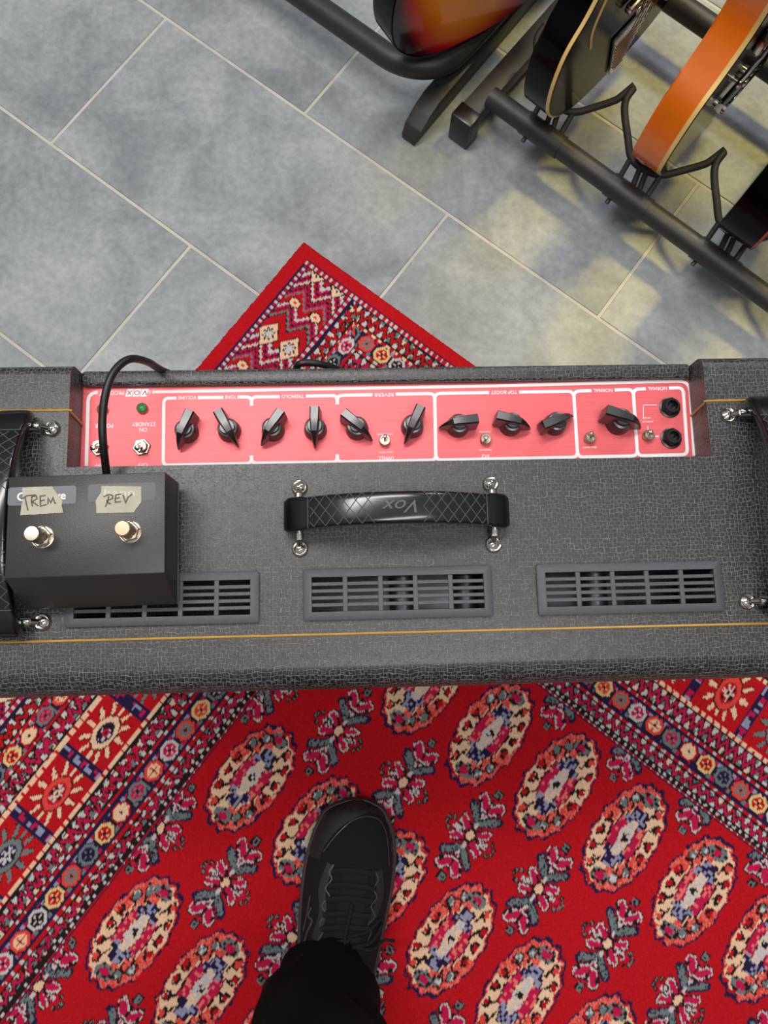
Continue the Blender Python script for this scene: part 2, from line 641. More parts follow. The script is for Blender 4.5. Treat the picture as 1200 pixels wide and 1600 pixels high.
def paint_rug():
    nu, nv = int(round(RU / KU)), int(round(RV / KV))
    rng = np.random.RandomState(5)
    u = ((np.arange(nu) + .5) * KU)[:, None] * np.ones((1, nv))
    v = ((np.arange(nv) + .5) * KV)[None, :] * np.ones((nu, 1))
    um, vm = np.minimum(u, RU - u), np.minimum(v, RV - v)
    img = np.zeros((nu, nv), np.uint8)
    fr = lambda x: x - np.floor(x)

    def put(mask, c):
        img[mask] = PI_[c]
    # ---------------- level of nested borders
    eL = np.interp(um, [0, .028, .125, .151, .167, .210, .216, .252, .285, .291, .341, .391, 1.2],
                   [-.03, -.02, .029, .060, .080, .1345, .140, .184, .2285, .234, .289, .345, 1.2])
    eT = vm.copy()
    left = eL < eT
    eL = np.where((um >= .0275) & (um < .128) & (vm < .036) & (vm > .02), 9.0, eL)
    left = eL < eT
    L = np.minimum(eL, eT)
    inb = L < .345
    jit = rng.rand(nu, nv)
    jt = np.kron(rng.rand(nu // 3 + 1, nv // 3 + 1), np.ones((3, 3)))[:nu, :nv]
    t = np.where(left, (v - .6716) / .0356, (u - .7916) / .03006)

    def dash(a, b, c1, c2, per, duty):
        m = inb & (L >= a) & (L < b)
        d = (fr(t * per + .3 * jt) < duty) & ~(left & (jt > .62))
        put(m, c1)
        put(m & d, c2)

    def band(a, b, c):
        put(inb & (L >= a) & (L < b), c)

    def zig(a, b, c1='C'):
        m = inb & (L >= a) & (L < b)
        f = (L - a) / (b - a) + np.where(left, (jt - .5) * .35, (jt - .5) * .1)
        q = fr(t * 2 + np.where(left, (jit - .5) * .12, 0))
        tri = np.abs(q * 2 - 1)
        d = np.abs(f - (.16 + .68 * tri))
        put(m, 'K')
        w1 = m & (d > .36) & (np.abs(f - np.where(tri > .5, .2, .8)) < .2)
        put(w1, 'W')
        put(w1 & (jt > .72), 'G')
        put(w1 & (jt < .12), 'E')
        put(m & (d < .17), c1)
        put(m & (d < .17) & left & (jt > .8), 'R')
    band(-1, .024, 'R')
    band(.024, .0275, 'N')
    dash(.0275, .0325, 'R', 'W', 3, .38)
    band(.0325, .0360, 'N')
    zig(.0360, .0590, 'R')
    band(.0590, .0610, 'K')
    dash(.0610, .0655, 'R', 'E', 2, .35)
    band(.0655, .0945, 'N')
    dash(.0945, .0990, 'R', 'W', 2, .35)
    band(.0990, .1010, 'K')
    zig(.1010, .1310)
    band(.1310, .1335, 'K')
    dash(.1335, .1400, 'E', 'R', 2.5, .3)
    band(.1400, .2285, 'R')
    dash(.2285, .2345, 'E', 'R', 2.5, .3)
    band(.2345, .2375, 'K')
    zig(.2375, .2630)
    band(.2630, .2655, 'K')
    dash(.2655, .2700, 'R', 'W', 2, .3)
    band(.2700, .3080, 'N')
    dash(.3080, .3130, 'R', 'W', 2, .3)
    band(.3130, .3150, 'K')
    zig(.3150, .3330)
    band(.3330, .3350, 'K')
    dash(.3350, .3380, 'K', 'W', 3, .4)
    band(.3380, .3405, 'K')
    dash(.3405, .3425, 'R', 'W', 3, .3)
    band(.3425, .345, 'N')
    # rosettes
    seq = ['YS', 'SG', 'WC', 'SE', 'GC', 'EE', 'YR', 'GN', 'SG', 'YR', 'WK', 'SE', 'WC', 'GK']
    for cen in (.0800, .2890):
        m = inb & (np.abs(L - cen) < .0145)
        ti = np.round(t)
        dt = t - ti
        # wedges between rosettes
        hw = m & (np.abs(dt) > .30) & (np.abs(L - cen) > .0075)
        side = (L > cen)
        put(hw & (jt > .25) & side, 'G')
        put(hw & (jt > .25) & ~side, 'C')
        put(hw & (jt > .25) & side & (fr(ti / 2) > .25), 'C')
        put(hw & (jt > .25) & ~side & (fr(ti / 2) > .25), 'L')
        rr = np.sqrt((dt / .455) ** 2 + ((L - cen) / .0138) ** 2)
        an = np.arctan2((L - cen) / .0138, dt / .455)
        rr = rr * (1 + .05 * np.cos(8 * an))
        k = (ti.astype(int)) % len(seq)
        for i, s in enumerate(seq):
            mm = m & (k == i)
            put(mm & (rr < 1.08), 'K')
            put(mm & (rr < .97), s[0])
            if s == 'EE':
                put(mm & (rr < .97), 'R')
                put(mm & (rr < .80), 'E')
                put(mm & (rr < .16), 'N')
                put(mm & (rr < .3) & (rr > .16) & (jit > .6), 'Y')
            else:
                put(mm & (rr < .66), s[1])
                put(mm & (rr > .12) & (rr < .55) & (np.cos(4 * an) > .55), s[0] if s[1] != 'K' else 'W')
                put(mm & (rr < .17), 'K')
    # boxes
    m = inb & (L >= .14) & (L < .2285)
    tb = np.where(left, (v - .8854) / .1055, (u - .9427) / .0900)
    kb = np.round(tb)
    sb = tb - kb
    al = sb * np.where(left, .1055, .090)
    ac = (L - .184) * np.where(left, .84, 1.0)
    dv = np.where(left, al, ac)
    du = np.where(left, ac, al)
    rr = np.sqrt((dv / .0265) ** 2 + (du / .0165) ** 2)
    an = np.arctan2(dv / .0265, du / .0165)
    sep = m & (np.abs(sb) > .415)
    put(sep, 'N')
    put(sep & (np.abs(sb) > .44) & (fr(L / .028) < .55) & (jt > .35), 'L')
    put(sep & (np.abs(sb) > .44) & (fr(L / .028) > .62) & (jt > .4), 'C')
    core = m & ~sep & (np.abs(ac) < .038)
    ray = np.cos(12 * an + .6 + (jt - .5) * .9)
    tip = (rr > 1.12) & (rr < 1.95)
    put(core & tip & (ray > -.25 + (rr - 1.1) * 1.0), 'K')
    ce = (kb.astype(int) % 3)
    put(core & tip & (ray > .0 + (rr - 1.1) * 1.05), 'E')
    put(core & tip & (ray > .0 + (rr - 1.1) * 1.05) & (ce == 1), 'G')
    for i, (a_, b_, c_) in enumerate((('S', 'R', 'E'), ('G', 'N', 'W'), ('E', 'N', 'C'))):
        mm = core & (ce == i)
        r2 = rr * (1 + .03 * np.cos(10 * an))
        put(mm & (r2 < 1.08), 'K')
        put(mm & (r2 < 1.0), a_)
        put(mm & (r2 < .66), b_)
        put(mm & (r2 < .55) & (np.cos(6 * an) > 0), 'W')
        put(mm & (r2 < .55) & (jt > .7), 'K')
        put(mm & (r2 < .26), c_)
        put(mm & (r2 < .12), 'K')
    # ---------------- end panel (skirt) with stepped zigzags
    sk = (um < .128) & (vm > .0345)
    put(sk, 'R')
    put(sk & (um > .0275) & (um < .030), 'N')
    d1 = sk & (um >= .030) & (um < .0355)
    put(d1, 'C')
    put(d1 & (fr(v / .010) < .45), 'W')
    put(d1 & (fr(v / .010) > .8), 'K')
    put(sk & (um >= .0355) & (um < .038), 'N')
    zone = sk & (um >= .038) & (um < .118)
    uu = (um - .0575) / .0414
    tri = np.abs(fr(uu) * 2 - 1)
    vv = v + tri * .026
    q = fr((vv - .108) / .132) * 132
    rows = [(0, 5, 'R'), (5, 7, 'K'), (7, 13, 'W'), (13, 19, 'C'), (19, 23, 'N'), (23, 28, 'R'), (28, 33, 'G'), (33, 36, 'K'), (36, 40, 'R'),
            (40, 64, 'R'), (64, 69, 'R'), (69, 72, 'K'), (72, 80, 'W'), (80, 85, 'C'), (85, 90, 'N'), (90, 96, 'R'), (96, 102, 'W'), (102, 105, 'K'), (105, 110, 'R'), (110, 114, 'N'), (114, 120, 'C'), (120, 124, 'G'), (124, 132, 'R')]
    rag = (fr(u / .0057) - .5) * 4
    qq = q + rag
    for a_, b_, c_ in rows:
        put(zone & (qq >= a_) & (qq < b_), c_)
    # stars in diamonds and long hexagons
    for i in range(-1, 30):
        for j in range(2):
            cu, cv = .0575 + .0414 * j, .161 + .132 * i
            x, y = (u - cu) / KU, (v - cv) / KV
            dia = (np.abs(x) + np.abs(y) * .9)
            z_ = zone & (np.abs(v - cv) < .03)
            put(z_ & (dia < 10.5), 'K')
            put(z_ & (dia < 9.3), 'E')
            rad = np.hypot(x, y)
            put(z_ & (rad < 4.5 + 1.2 * np.cos(8 * np.arctan2(y, x))), 'K')
            put(z_ & (rad < 3.2 + 1.0 * np.cos(8 * np.arctan2(y, x))), 'W')
            cv2 = cv - .066
            x, y = (u - cu) / KU, (v - cv2) / KV
            hx = np.maximum(np.abs(x) * .8, np.abs(x) * .45 + np.abs(y))
            z_ = zone & (np.abs(v - cv2) < .03)
            put(z_ & (hx < 4.6), 'K')
            put(z_ & (hx < 3.6), 'E')
            put(z_ & (hx < 1.3), 'S')
    g = sk & (um >= .118)
    put(g, 'K')
    put(g & (um >= .120) & (um < .1245), 'C')
    put(g & (um >= .120) & (um < .1245) & (fr(v / .0119 + .2 * jt) < .45), 'W')
    # ---------------- field
    field = L >= .345

    def seg(x, y, x0, y0, x1, y1):
        dx, dy = x1 - x0, y1 - y0
        k = np.clip(((x - x0) * dx + (y - y0) * dy) / (dx * dx + dy * dy), 0, 1)
        return np.hypot(x - x0 - k * dx, y - y0 - k * dy)
    for i in range(8):
        for j in range(4):
            uc, vc = .4585 + .1190 * i, .4435 + .2580 * j
            i0, i1 = int((uc - .056) / KU), int((uc + .056) / KU)
            j0, j1 = int((vc - .092) / KV), int((vc + .092) / KV)
            sl = (slice(max(0, i0), min(nu, i1)), slice(max(0, j0), min(nv, j1)))
            U_, V_, F_ = u[sl], v[sl], field[sl]
            im = img[sl]
            kk = lambda n_: np.kron(rng.rand(U_.shape[0] // n_ + 1, U_.shape[1] // n_ + 1), np.ones((n_, n_)))[:U_.shape[0], :U_.shape[1]] - .5
            U_ = U_ + (kk(2) * 1.1 + kk(4) * 1.1) * KU
            V_ = V_ + (kk(2) * 1.1 + kk(4) * 1.1) * KV
            a = (U_ - uc) / .0465
            b = (V_ - vc) / .0845
            s = rng.rand(*a.shape)
            ks = np.kron(rng.rand(a.shape[0] // 2 + 1, a.shape[1] // 2 + 1), np.ones((2, 2)))[:a.shape[0], :a.shape[1]]
            th = np.arctan2(b, a)
            rr = (np.abs(a) ** 2.3 + np.abs(b) ** 2.0) ** (1 / 2.15) * (1 + .028 * np.cos(16 * th))
            def P(mk, c):
                im[mk & F_] = PI_[c]
            creamq = ((a < 0) & (b > -.05)) | ((a > 0) & (b < .05))
            P(rr < 1.0, 'N')
            ins = rr < .945
            P(ins, 'S')
            P(ins & (s > .6), 'P')
            P(ins & (rr < .90) & creamq, 'E')
            P(ins & (rr >= .90) & creamq & (ks > .35), 'R')
            # ends: grey-green clusters
            A_, B_ = np.abs(a), np.abs(b)
            x, y = np.abs(U_ - uc) / KU, np.abs(V_ - vc) / KV
            xs, ys = (U_ - uc) / KU * np.sign(V_ - vc + 1e-9), y
            e = ((xs + 0) / 7.5) ** 2 + ((ys - 29) / 4.8) ** 2
            P(e < 1, 'K')
            P((e < 1) & (ks > .42), 'G')
            P((e < .25), 'C')
            # little trees and hooks
            for (hx, hy, cc, ro) in ((18.5, 5, 'R', 2.4), (17.0, 16, 'R', 2.4), (12.0, 25, 'S', 2.6)):
                dd = np.hypot(x - hx, y - hy)
                
                P((dd < ro + 1.3) & (dd > ro - .3) & (x < hx + ro * .55), 'K')
                P((dd < ro - .4), cc)
                P((seg(x, y, hx - ro, hy * .95, hx * .62, hy * .72) < .9), 'K')
            pk = ~creamq
            for (hx, hy) in ((9, 25), (15, 18)):
                dd = np.hypot(x - hx, y - hy)
                P(pk & (dd < 3.6), 'K')
                P(pk & (dd < 2.7), 'G')
                P(pk & (dd < 2.7) & (ks > .75), 'W')
            # centre
            st = np.floor(y / 3) * 3
            lim = np.where(st < 6, 11.5, np.where(st < 12, 10.5, np.where(st < 15, 7.5, np.where(st < 19, 4.5, 0))))
            P((x < lim + 2.2) & (st < 19) & (rr < .8), 'E')
            P((x < lim + 1.2) & (st < 19), 'K')
            c = x < lim
            P(c, 'C')
            P(c & (ks > .72), 'P')
            cap = c & (y > 9.5) & (x < 8.5)
            P(cap, 'N')
            P(cap & (ks > .52), 'L')
            mid = (x < 5.4 - y * .22) & (y < 12.5)
            P(mid, 'W')
            P(mid & (ks > .62), 'E')
            P((np.hypot(x, y) < 2.7) & (ks > .3), 'K')
            P((x < 6.2 - y * .22) & ~mid & (y < 12.5) & (ks > .4), 'K')
    for i in range(-1, 9):
        for j in range(-1, 4):
            uc, vc = .5185 + .1190 * i, .5745 + .2580 * j
            i0, i1 = int((uc - .05) / KU), int((uc + .05) / KU)
            j0, j1 = int((vc - .075) / KV), int((vc + .075) / KV)
            sl = (slice(max(0, i0), min(nu, i1)), slice(max(0, j0), min(nv, j1)))
            U_, V_, F_ = u[sl], v[sl], field[sl]
            im = img[sl]
            kk = lambda n_: np.kron(rng.rand(U_.shape[0] // n_ + 1, U_.shape[1] // n_ + 1), np.ones((n_, n_)))[:U_.shape[0], :U_.shape[1]] - .5
            U_ = U_ + (kk(2) * 1.0 + kk(4) * .9) * KU
            V_ = V_ + (kk(2) * 1.0 + kk(4) * .9) * KV
            x, y = np.abs(U_ - uc) / KU, np.abs(V_ - vc) / KV / 1.1
            xs = (U_ - uc) / KU
            s = rng.rand(*x.shape)

            def P(mk, c):
                im[mk & F_] = PI_[c]
            # arms along the length: a V of grey-green with a lozenge, then a forked crimson head
            P(seg(x, y, 0, 8, 11.5, 15.5) < 3.0, 'N')
            P((seg(x, y, 0, 8, 10.5, 15) < 1.9), 'G')
            P((seg(x, y, 0, 8, 10.5, 15) < 1.9) & (s > .85), 'K')
            lz = x / 2.8 + np.abs(y - 14.5) / 4.2
            P(lz < 1.35, 'K')
            P(lz < 1.0, 'W')
            P(lz < .42, 'C')
            d = seg(x, y, 2.5, 18.5, 7.2, 22)
            P(d < 4.2, 'K')
            P(d < 3.4, 'W')
            P(d < 2.4, 'C')
            P(np.hypot(x - 8.4, y - 19.6) < 1.5, 'K')
            P((x < .8) & (y > 17) & (y < 25), 'K')
            P((x < 3.2) & (np.abs(y - 28.5) < 3.0), 'K')
            P((x < 2.1) & (np.abs(y - 28.5) < 1.9), 'G')
            P((x < 1) & (np.abs(y - 28.5) < .8), 'K')
            P((x < 1.5) & (np.abs(y - 25) < .9), 'C')
            # side arms
            d = seg(x, y, 4.5, 2.6, 11, 5.6)
            P(d < 3.3, 'K')
            P((d < 2.6) & (x > 6), 'W')
            P(d < 1.7, 'C')
            P((seg(x, y, 9.5, 0, 14, 0) < 1.6), 'W')
            P((seg(x, y, 9.5, 0, 14, 0) < 1.6) & (s > .7), 'K')
            for hx, hy in ((17.5, 3.5), (20.5, 1.2)):
                P(np.hypot(x - hx, y - hy) < 1.7, 'K')
                P(np.hypot(x - hx, y - hy) < .9, 'G')
            P((np.abs(x - 16) < 1) & (y < 1.5), 'C')
            P((np.hypot(x, y) < 4.2), 'K')
            P((np.hypot(x, y) < 3.0), 'E')
            P((seg(x, y, 0, 5.5, 0, 7) < 1.3), 'W')
    # small holes of missing regularity: single knots off
    col = np.array([lin(c)[:3] for c in PALC])[img]
    jitter = 1 + (rng.rand(nu, nv, 1) - .5) * .16
    lowf = np.kron(rng.rand(nu // 40 + 2, nv // 40 + 2), np.ones((40, 40)))[:nu, :nv, None]
    col = col * jitter
    red = (img == 0)[..., None]
    col = np.where(red, col * (.94 + .12 * rng.rand(nu, nv, 1)), col)
    dE = np.minimum(um, vm)
    th = 0.0115
    z = th * np.clip(1 - (1 - np.clip(dE / .0075, 0, 1)) ** 2.2, 0.0, 1)
    z += (rng.rand(nu, nv) - .5) * .0007
    z += (jt - .5) * .0004
    z = np.maximum(z, .0012)
    z[0, :] = z[-1, :] = 0.0004
    z[:, 0] = z[:, -1] = 0.0004
    wob = (rng.rand(nu, nv) - .5) * .0011
    uo, vo = u - um * 0, v
    uo = uo + np.where(um < .012, wob * 1.6, 0)
    vo = vo + np.where(vm < .012, wob.T[:nu, :nv] if wob.T.shape == wob.shape else wob * .8, 0)
    co = np.stack([uo, -vo, z], -1).reshape(-1, 3)
    idx = np.arange(nu * nv).reshape(nu, nv)
    q = np.stack([idx[:-1, :-1], idx[:-1, 1:], idx[1:, 1:], idx[1:, :-1]], -1).reshape(-1, 4)
    me = bpy.data.meshes.new('rug')
    me.vertices.add(len(co))
    me.vertices.foreach_set('co', co.astype(np.float32).ravel())
    me.loops.add(q.size)
    me.loops.foreach_set('vertex_index', q.astype(np.int32).ravel())
    me.polygons.add(len(q))
    me.polygons.foreach_set('loop_start', np.arange(0, q.size, 4, dtype=np.int32))
    me.update(calc_edges=True)
    c4 = np.concatenate([col.reshape(-1, 3), np.ones((nu * nv, 1))], 1)
    at2 = me.color_attributes.new('knot_colour', 'FLOAT_COLOR', 'POINT')
    at2.data.foreach_set('color', c4.astype(np.float32).ravel())
    me.materials.append(rug_material())
    me.polygons.foreach_set('use_smooth', np.ones(len(q), bool))
    return me


RC = at(474, 373.5, 0.0)
o = bpy.data.objects.new('rug', paint_rug())
COL.objects.link(o)
o.location = (RC.x * (1 - .010 / CAM_H), RC.y * (1 - .010 / CAM_H), 0.0)
o.rotation_euler = (0, 0, math.radians(-37.30))
props(o, 'red oriental patterned rug with bordered medallions lying under the amplifier and the shoe', 'rug')


# ------------------------------------------------------------------ amplifier
AZ, PZ = 0.55, 0.520
AYAW = 0.0247
AO = Vector((0.014, 0.098, 0.006))
ATILT = 0.018
AMX = Matrix.Translation(AO) @ Matrix.Rotation(AYAW, 4, 'Z') @ Matrix.Rotation(ATILT, 4, 'Y')


def onto(mx, px, py, z):
    """where the sight line of a pixel meets the plane at height z of a local frame"""
    inv = mx.inverted()
    o_ = inv @ Vector((0, 0, CAM_H))
    q = inv @ at(px, py, 0.0)
    k = (z - o_.z) / (q.z - o_.z)
    return o_ + (q - o_) * k


def A(px, py, z):
    return onto(AMX, px, py, z)


amp = props(empty('guitar_amplifier', AO, AYAW),
            'black textured guitar amplifier with a red control panel, seen from above on the rug', 'amplifier')
amp.rotation_euler = AMX.to_euler()
XL, XR = A(107, 660, AZ).x, A(1107, 660, AZ).x
YN = A(600, 721.5, AZ).y
YB = A(600, 563, AZ).y + 0.001
YF = A(600, 1072, AZ).y - 0.0025
XA, XB = XL - 0.086, XR + 0.086
bm = BM()
poly = [(XA, YF), (XB, YF), (XB, YB), (XR, YB), (XR, YN), (XL, YN), (XL, YB), (XA, YB)]
add_prism(bm, poly, 0.035, AZ)
top_e, front_e, vert_e = [], [], []
for e in bm.edges:
    a, b = e.verts[0].co, e.verts[1].co
    if abs(a.z - AZ) < 1e-5 and abs(b.z - AZ) < 1e-5:
        if abs(a.y - YF) < 1e-5 and abs(b.y - YF) < 1e-5:
            front_e.append(e)
        else:
            top_e.append(e)
bmesh.ops.bevel(bm, geom=front_e, offset=0.023, segments=7, profile=0.5, affect='EDGES')
top_e = [e for e in bm.edges if abs(e.verts[0].co.z - AZ) < 1e-5 and abs(e.verts[1].co.z - AZ) < 1e-5
         and abs((e.verts[0].co.y + e.verts[1].co.y) / 2 - YF) > 0.02 and len(e.link_faces) == 2]
rear = [e for e in top_e if (e.verts[0].co.y > YB - 1e-5 and e.verts[1].co.y > YB - 1e-5)]
oth = [e for e in top_e if e not in rear]
bmesh.ops.bevel(bm, geom=rear, offset=0.010, segments=5, profile=0.5, affect='EDGES')
oth = [e for e in oth if e.is_valid]
bmesh.ops.bevel(bm, geom=oth, offset=0.0040, segments=3, profile=0.5, affect='EDGES')
cab = finish(bm, 'cabinet', M_['vinyl'], None, smooth=45)

# openings under the three vents, and a lowered bay behind the control panel
VENTS = []
for (a, b, c, d) in (((105, 900), (400, 892), (405, 972), (105, 981)),
                     ((477, 892), (765, 882), (767, 962), (477, 970)),
                     ((836, 882), (1126, 876), (1133, 955), (842, 962))):
    q = [A(*p, AZ + 0.002) for p in (a, b, c, d)]
    VENTS.append((sum(p.x for p in q) / 4, sum(p.y for p in q) / 4))
VW, VD = 0.1495, 0.0405
bm = BM()
for (x, y) in VENTS:
    add_box(bm, (x, y, AZ - 0.03), (VW - 0.010, VD - 0.010, 0.10))
add_box(bm, ((XL + XR) / 2, YB - 0.03, 0.49), (XR - XL + 0.0, 0.10, 0.0001))
cut = finish(bm, 'cut', M_['dark'], None, smooth=0)
md = cab.modifiers.new('b', 'BOOLEAN')
md.operation = 'DIFFERENCE'
md.object = cut
md.solver = 'EXACT'
bpy.context.view_layer.update()
me = bpy.data.meshes.new_from_object(cab.evaluated_get(bpy.context.evaluated_depsgraph_get()))
bpy.data.objects.remove(cab)
bpy.data.objects.remove(cut)
bm = BM()
bm.from_mesh(me)
cab = finish(bm, 'cabinet', M_['vinyl'], amp, smooth=45, uv=True)
cab.data.materials.clear()
cab.data.materials.append(M_['vinyl'])
for x in (XA + 0.06, XB - 0.06):
    for y in (YF + 0.05, YB - 0.05):
        bm = BM()
        add_lathe(bm, [(0.018, 0.012), (0.021, 0.018), (0.020, 0.0345)], 20)
        finish(bm, 'rubber_foot', M_['black_plastic'], amp, loc=(x, y, 0.0))

# rear lip behind the panel
LZ = 0.527
yb0, yb1 = A(600, 596, LZ).y, A(600, 573, LZ).y
bm = BM()
add_box(bm, ((XL + XR) / 2, (yb0 + yb1) / 2, LZ - 0.2), (XR - XL, yb1 - yb0, 0.4), 0.003, seg=3)
finish(bm, 'back_panel', M_['vinyl'], amp, uv=True)

# control panel sheet
bm = BM()
add_box(bm, ((XL + XR) / 2, (YN + yb0) / 2, PZ - 0.001), (XR - XL, yb0 - YN + 0.004, 0.002))
finish(bm, 'control_panel', M_['panel'], amp)
bm = BM()
add_box(bm, (0.05, VENTS[1][1], 0.490), (0.29, 0.05, 0.006), 0.001)
for k in range(4):
    add_tube(bm, [(0.0 + k * 0.055, VENTS[1][1] - 0.02, 0.503), (0.0 + k * 0.055, VENTS[1][1] + 0.02, 0.503)], 0.011, 16)
finish(bm, 'chassis', M_['chassis'], amp)

# gold piping
bm = BM()
g0, g1 = A(0, 1005, AZ), A(1200, 973, AZ)
gy = (g0.y + g1.y) / 2
add_tube(bm, [(XA + 0.001, gy, AZ), (XB - 0.001, gy, AZ)], 0.0010, 8)
finish(bm, 'gold_piping', M_['gold'], amp)
bm = BM()
ry = (A(110, 643, AZ).y + A(1110, 624, AZ).y) / 2
add_tube(bm, smooth_path([(XA + 0.001, ry, AZ + .0002), (XL - 0.006, ry, AZ + .0002), (XL - 0.001, ry - 0.0005, AZ - 0.002), (XL + .0006, ry - 0.002, AZ - 0.012), (XL + .0006, ry - 0.004, PZ)], 5), 0.0010, 8)
finish(bm, 'gold_piping', M_['gold'], amp)
bm = BM()
add_tube(bm, smooth_path([(XB - 0.001, ry, AZ + .0002), (XR + 0.006, ry, AZ + .0002), (XR + 0.001, ry - 0.0005, AZ - 0.002), (XR - .0006, ry - 0.002, AZ - 0.012), (XR - .0006, ry - 0.004, PZ)], 5), 0.0010, 8)
finish(bm, 'gold_piping', M_['gold'], amp)


# vents
def make_vent(x, y):
    r = empty('vent_grille', (x, y, AZ), 0, amp)
    # frame with a rounded outline and a rectangular opening
    bm = BM()
    ow, od, iw, id_ = VW / 2, VD / 2, VW / 2 - 0.0068, VD / 2 - 0.0066
    rad = 0.0022
    outer = []
    for cx, cy, a0 in ((ow - rad, od - rad, 0), (-ow + rad, od - rad, 90), (-ow + rad, -od + rad, 180), (ow - rad, -od + rad, 270)):
        for k in range(4):
            a = math.radians(a0 + 30 * k)
            outer.append((cx + rad * math.cos(a), cy + rad * math.sin(a)))
    inner = []
    for cx, cy in ((iw, id_), (-iw, id_), (-iw, -id_), (iw, -id_)):
        inner += [(cx, cy)] * 4
    h = 0.0032
    lv = []
    for z, sc in ((0, 0), (h - 0.0008, 0), (h, 0.0008)):
        lv.append([bm.verts.new((px - math.copysign(sc, px), py - math.copysign(sc, py), z)) for px, py in outer])
    iv = [bm.verts.new((px, py, h)) for px, py in ((iw, id_), (-iw, id_), (-iw, -id_), (iw, -id_))]
    ib = [bm.verts.new((px, py, -0.004)) for px, py in ((iw, id_), (-iw, id_), (-iw, -id_), (iw, -id_))]
    n = len(outer)
    for a, b in zip(lv, lv[1:]):
        for i in range(n):
            j = (i + 1) % n
            bm.faces.new((a[i], a[j], b[j], b[i]))
    t = lv[-1]
    for c in range(4):
        for k in range(3):
            bm.faces.new((t[c * 4 + k], t[c * 4 + k + 1], iv[c]))
        c2 = (c + 1) % 4
        bm.faces.new((t[c * 4 + 3], t[(c * 4 + 4) % n], iv[c2], iv[c]))
        bm.faces.new((iv[c], iv[c2], ib[c2], ib[c]))
    finish(bm, 'frame', M_['vent'], r)
    for k in range(4):
        yy = -id_ + (2 * id_) * (k + 1) / 5
        bm = BM()
        add_box(bm, (0, yy, 0.0008), (2 * iw, 0.0029, 0.003), 0.0003, seg=1)
        finish(bm, 'slat', M_['vent'], r)
    for k in range(4):
        xx = -iw + 2 * iw * (.193, .398, .601, .806)[k]
        bm = BM()
        add_box(bm, (xx, 0, 0.0009), (0.0038, 2 * id_, 0.0034), 0.0003, seg=1)
        finish(bm, 'divider', M_['vent'], r)
    return r


for v in VENTS:
    make_vent(*v)


# strap handles
def make_handle(x, y, rz, label):
    r = empty('strap_handle', (x, y, AZ), rz, amp)
    n = 48
    Lh = 0.0885
    bm = BM()
    rings = []
    for i in range(n + 1):
        t = -1 + 2 * i / n
        X = t * Lh
        arch = 0.010 + 0.030 * (1 - abs(t) ** 2.2)
        end = abs(t) > 0.80
        hw = 0.0135 if end else 0.0122
        th = 0.0068 if end else 0.0058
        if abs(t) > 0.97:
            hw -= 0.002
            th -= 0.0015
        ring = []
        for k in range(16):
            a = 2 * PI * (k + 0.5) / 16
            ca, sa = math.cos(a), math.sin(a)
            q = 0.35
            ring.append(bm.verts.new((X, hw * math.copysign(abs(ca) ** q, ca), arch + th * math.copysign(abs(sa) ** q, sa))))
        rings.append(ring)
    for a, b in zip(rings, rings[1:]):
        for k in range(16):
            j = (k + 1) % 16
            bm.faces.new((a[k], a[j], b[j], b[k]))
    bm.faces.new(rings[0])
    bm.faces.new(rings[-1])
    st = finish(bm, 'strap', M_['strap'], r, smooth=50)

    def top(X):
        t = X / Lh
        return 0.010 + 0.030 * (1 - abs(t) ** 2.2) + 0.0060
    # raised diamond net of the grip
    bm = BM()
    m = 15
    x0, x1 = -0.069, 0.069
    step = (x1 - x0) / m
    for s in (1, -1):
        for k in range(-2, m + 2):
            pts = []
            for q in range(7):
                yy = -0.0118 + 0.0236 * q / 6
                xx = x0 + (k + 0.5) * step + s * (yy / 0.0236) * step * 2
                if x0 <= xx <= x1 and not (abs(xx) < 0.017 and abs(yy) < 0.0085):
                    pts.append((xx, yy, top(xx) - 0.0001))
                else:
                    if len(pts) > 1:
                        add_tube(bm, pts, 0.00035, 5)
                    pts = []
            if len(pts) > 1:
                add_tube(bm, pts, 0.00035, 5)
    for xx in (x0, x1):
        add_tube(bm, [(xx, -0.0122, top(xx) - .0002), (xx, 0.0122, top(xx) - .0002)], 0.0004, 5)
    finish(bm, 'diamond_ridges', M_['emboss'], r)['kind'] = 'stuff'
    # embossed script in the middle of the grip, read from the other side
    lg = text('emblem', 'Vox', M_['emboss'], r, 0, 0, top(0.004) - 0.0002, 0.026, 0.0095, PI, 0.0, 0.35, 0.0007)
    # posts and screws
    for sx in (-1, 1):
        for sy in (-1, 1):
            X = sx * 0.0772
            bm = BM()
            add_tube(bm, [(X, sy * 0.008, 0.0085), (X, sy * 0.0180, 0.0080)], 0.0038, 14)
            add_tube(bm, [(X, sy * 0.0172, 0.0075), (X, sy * 0.0215, 0.0030)], 0.0026, 10)
            finish(bm, 'post', M_['chrome'], r)
            bm = BM()
            T = Matrix.Translation((X, sy * 0.0248, 0.0))
            add_lathe(bm, [(0.0066, 0), (0.0066, 0.0014), (0.0056, 0.0030), (0.0050, 0.0028), (0.0044, 0.0018)], 20, T, cap=False)
            add_lathe(bm, [(0.0045, 0.0015), (0.0042, 0.0026), (0.0024, 0.0038), (0, 0.0042)], 16, T, cap=False)
            sc = finish(bm, 'screw', M_['chrome'], r)
            bm = BM()
            for a in (0.4, 0.4 + PI / 2):
                add_box(bm, (0, 0, 0), (0.0040, 0.0007, 0.0006), rz=a, M=Matrix.Translation((X, sy * 0.0248, 0.0038)))
            s2 = finish(bm, 'screw_slot', M_['dark'], r, smooth=0)
    return r


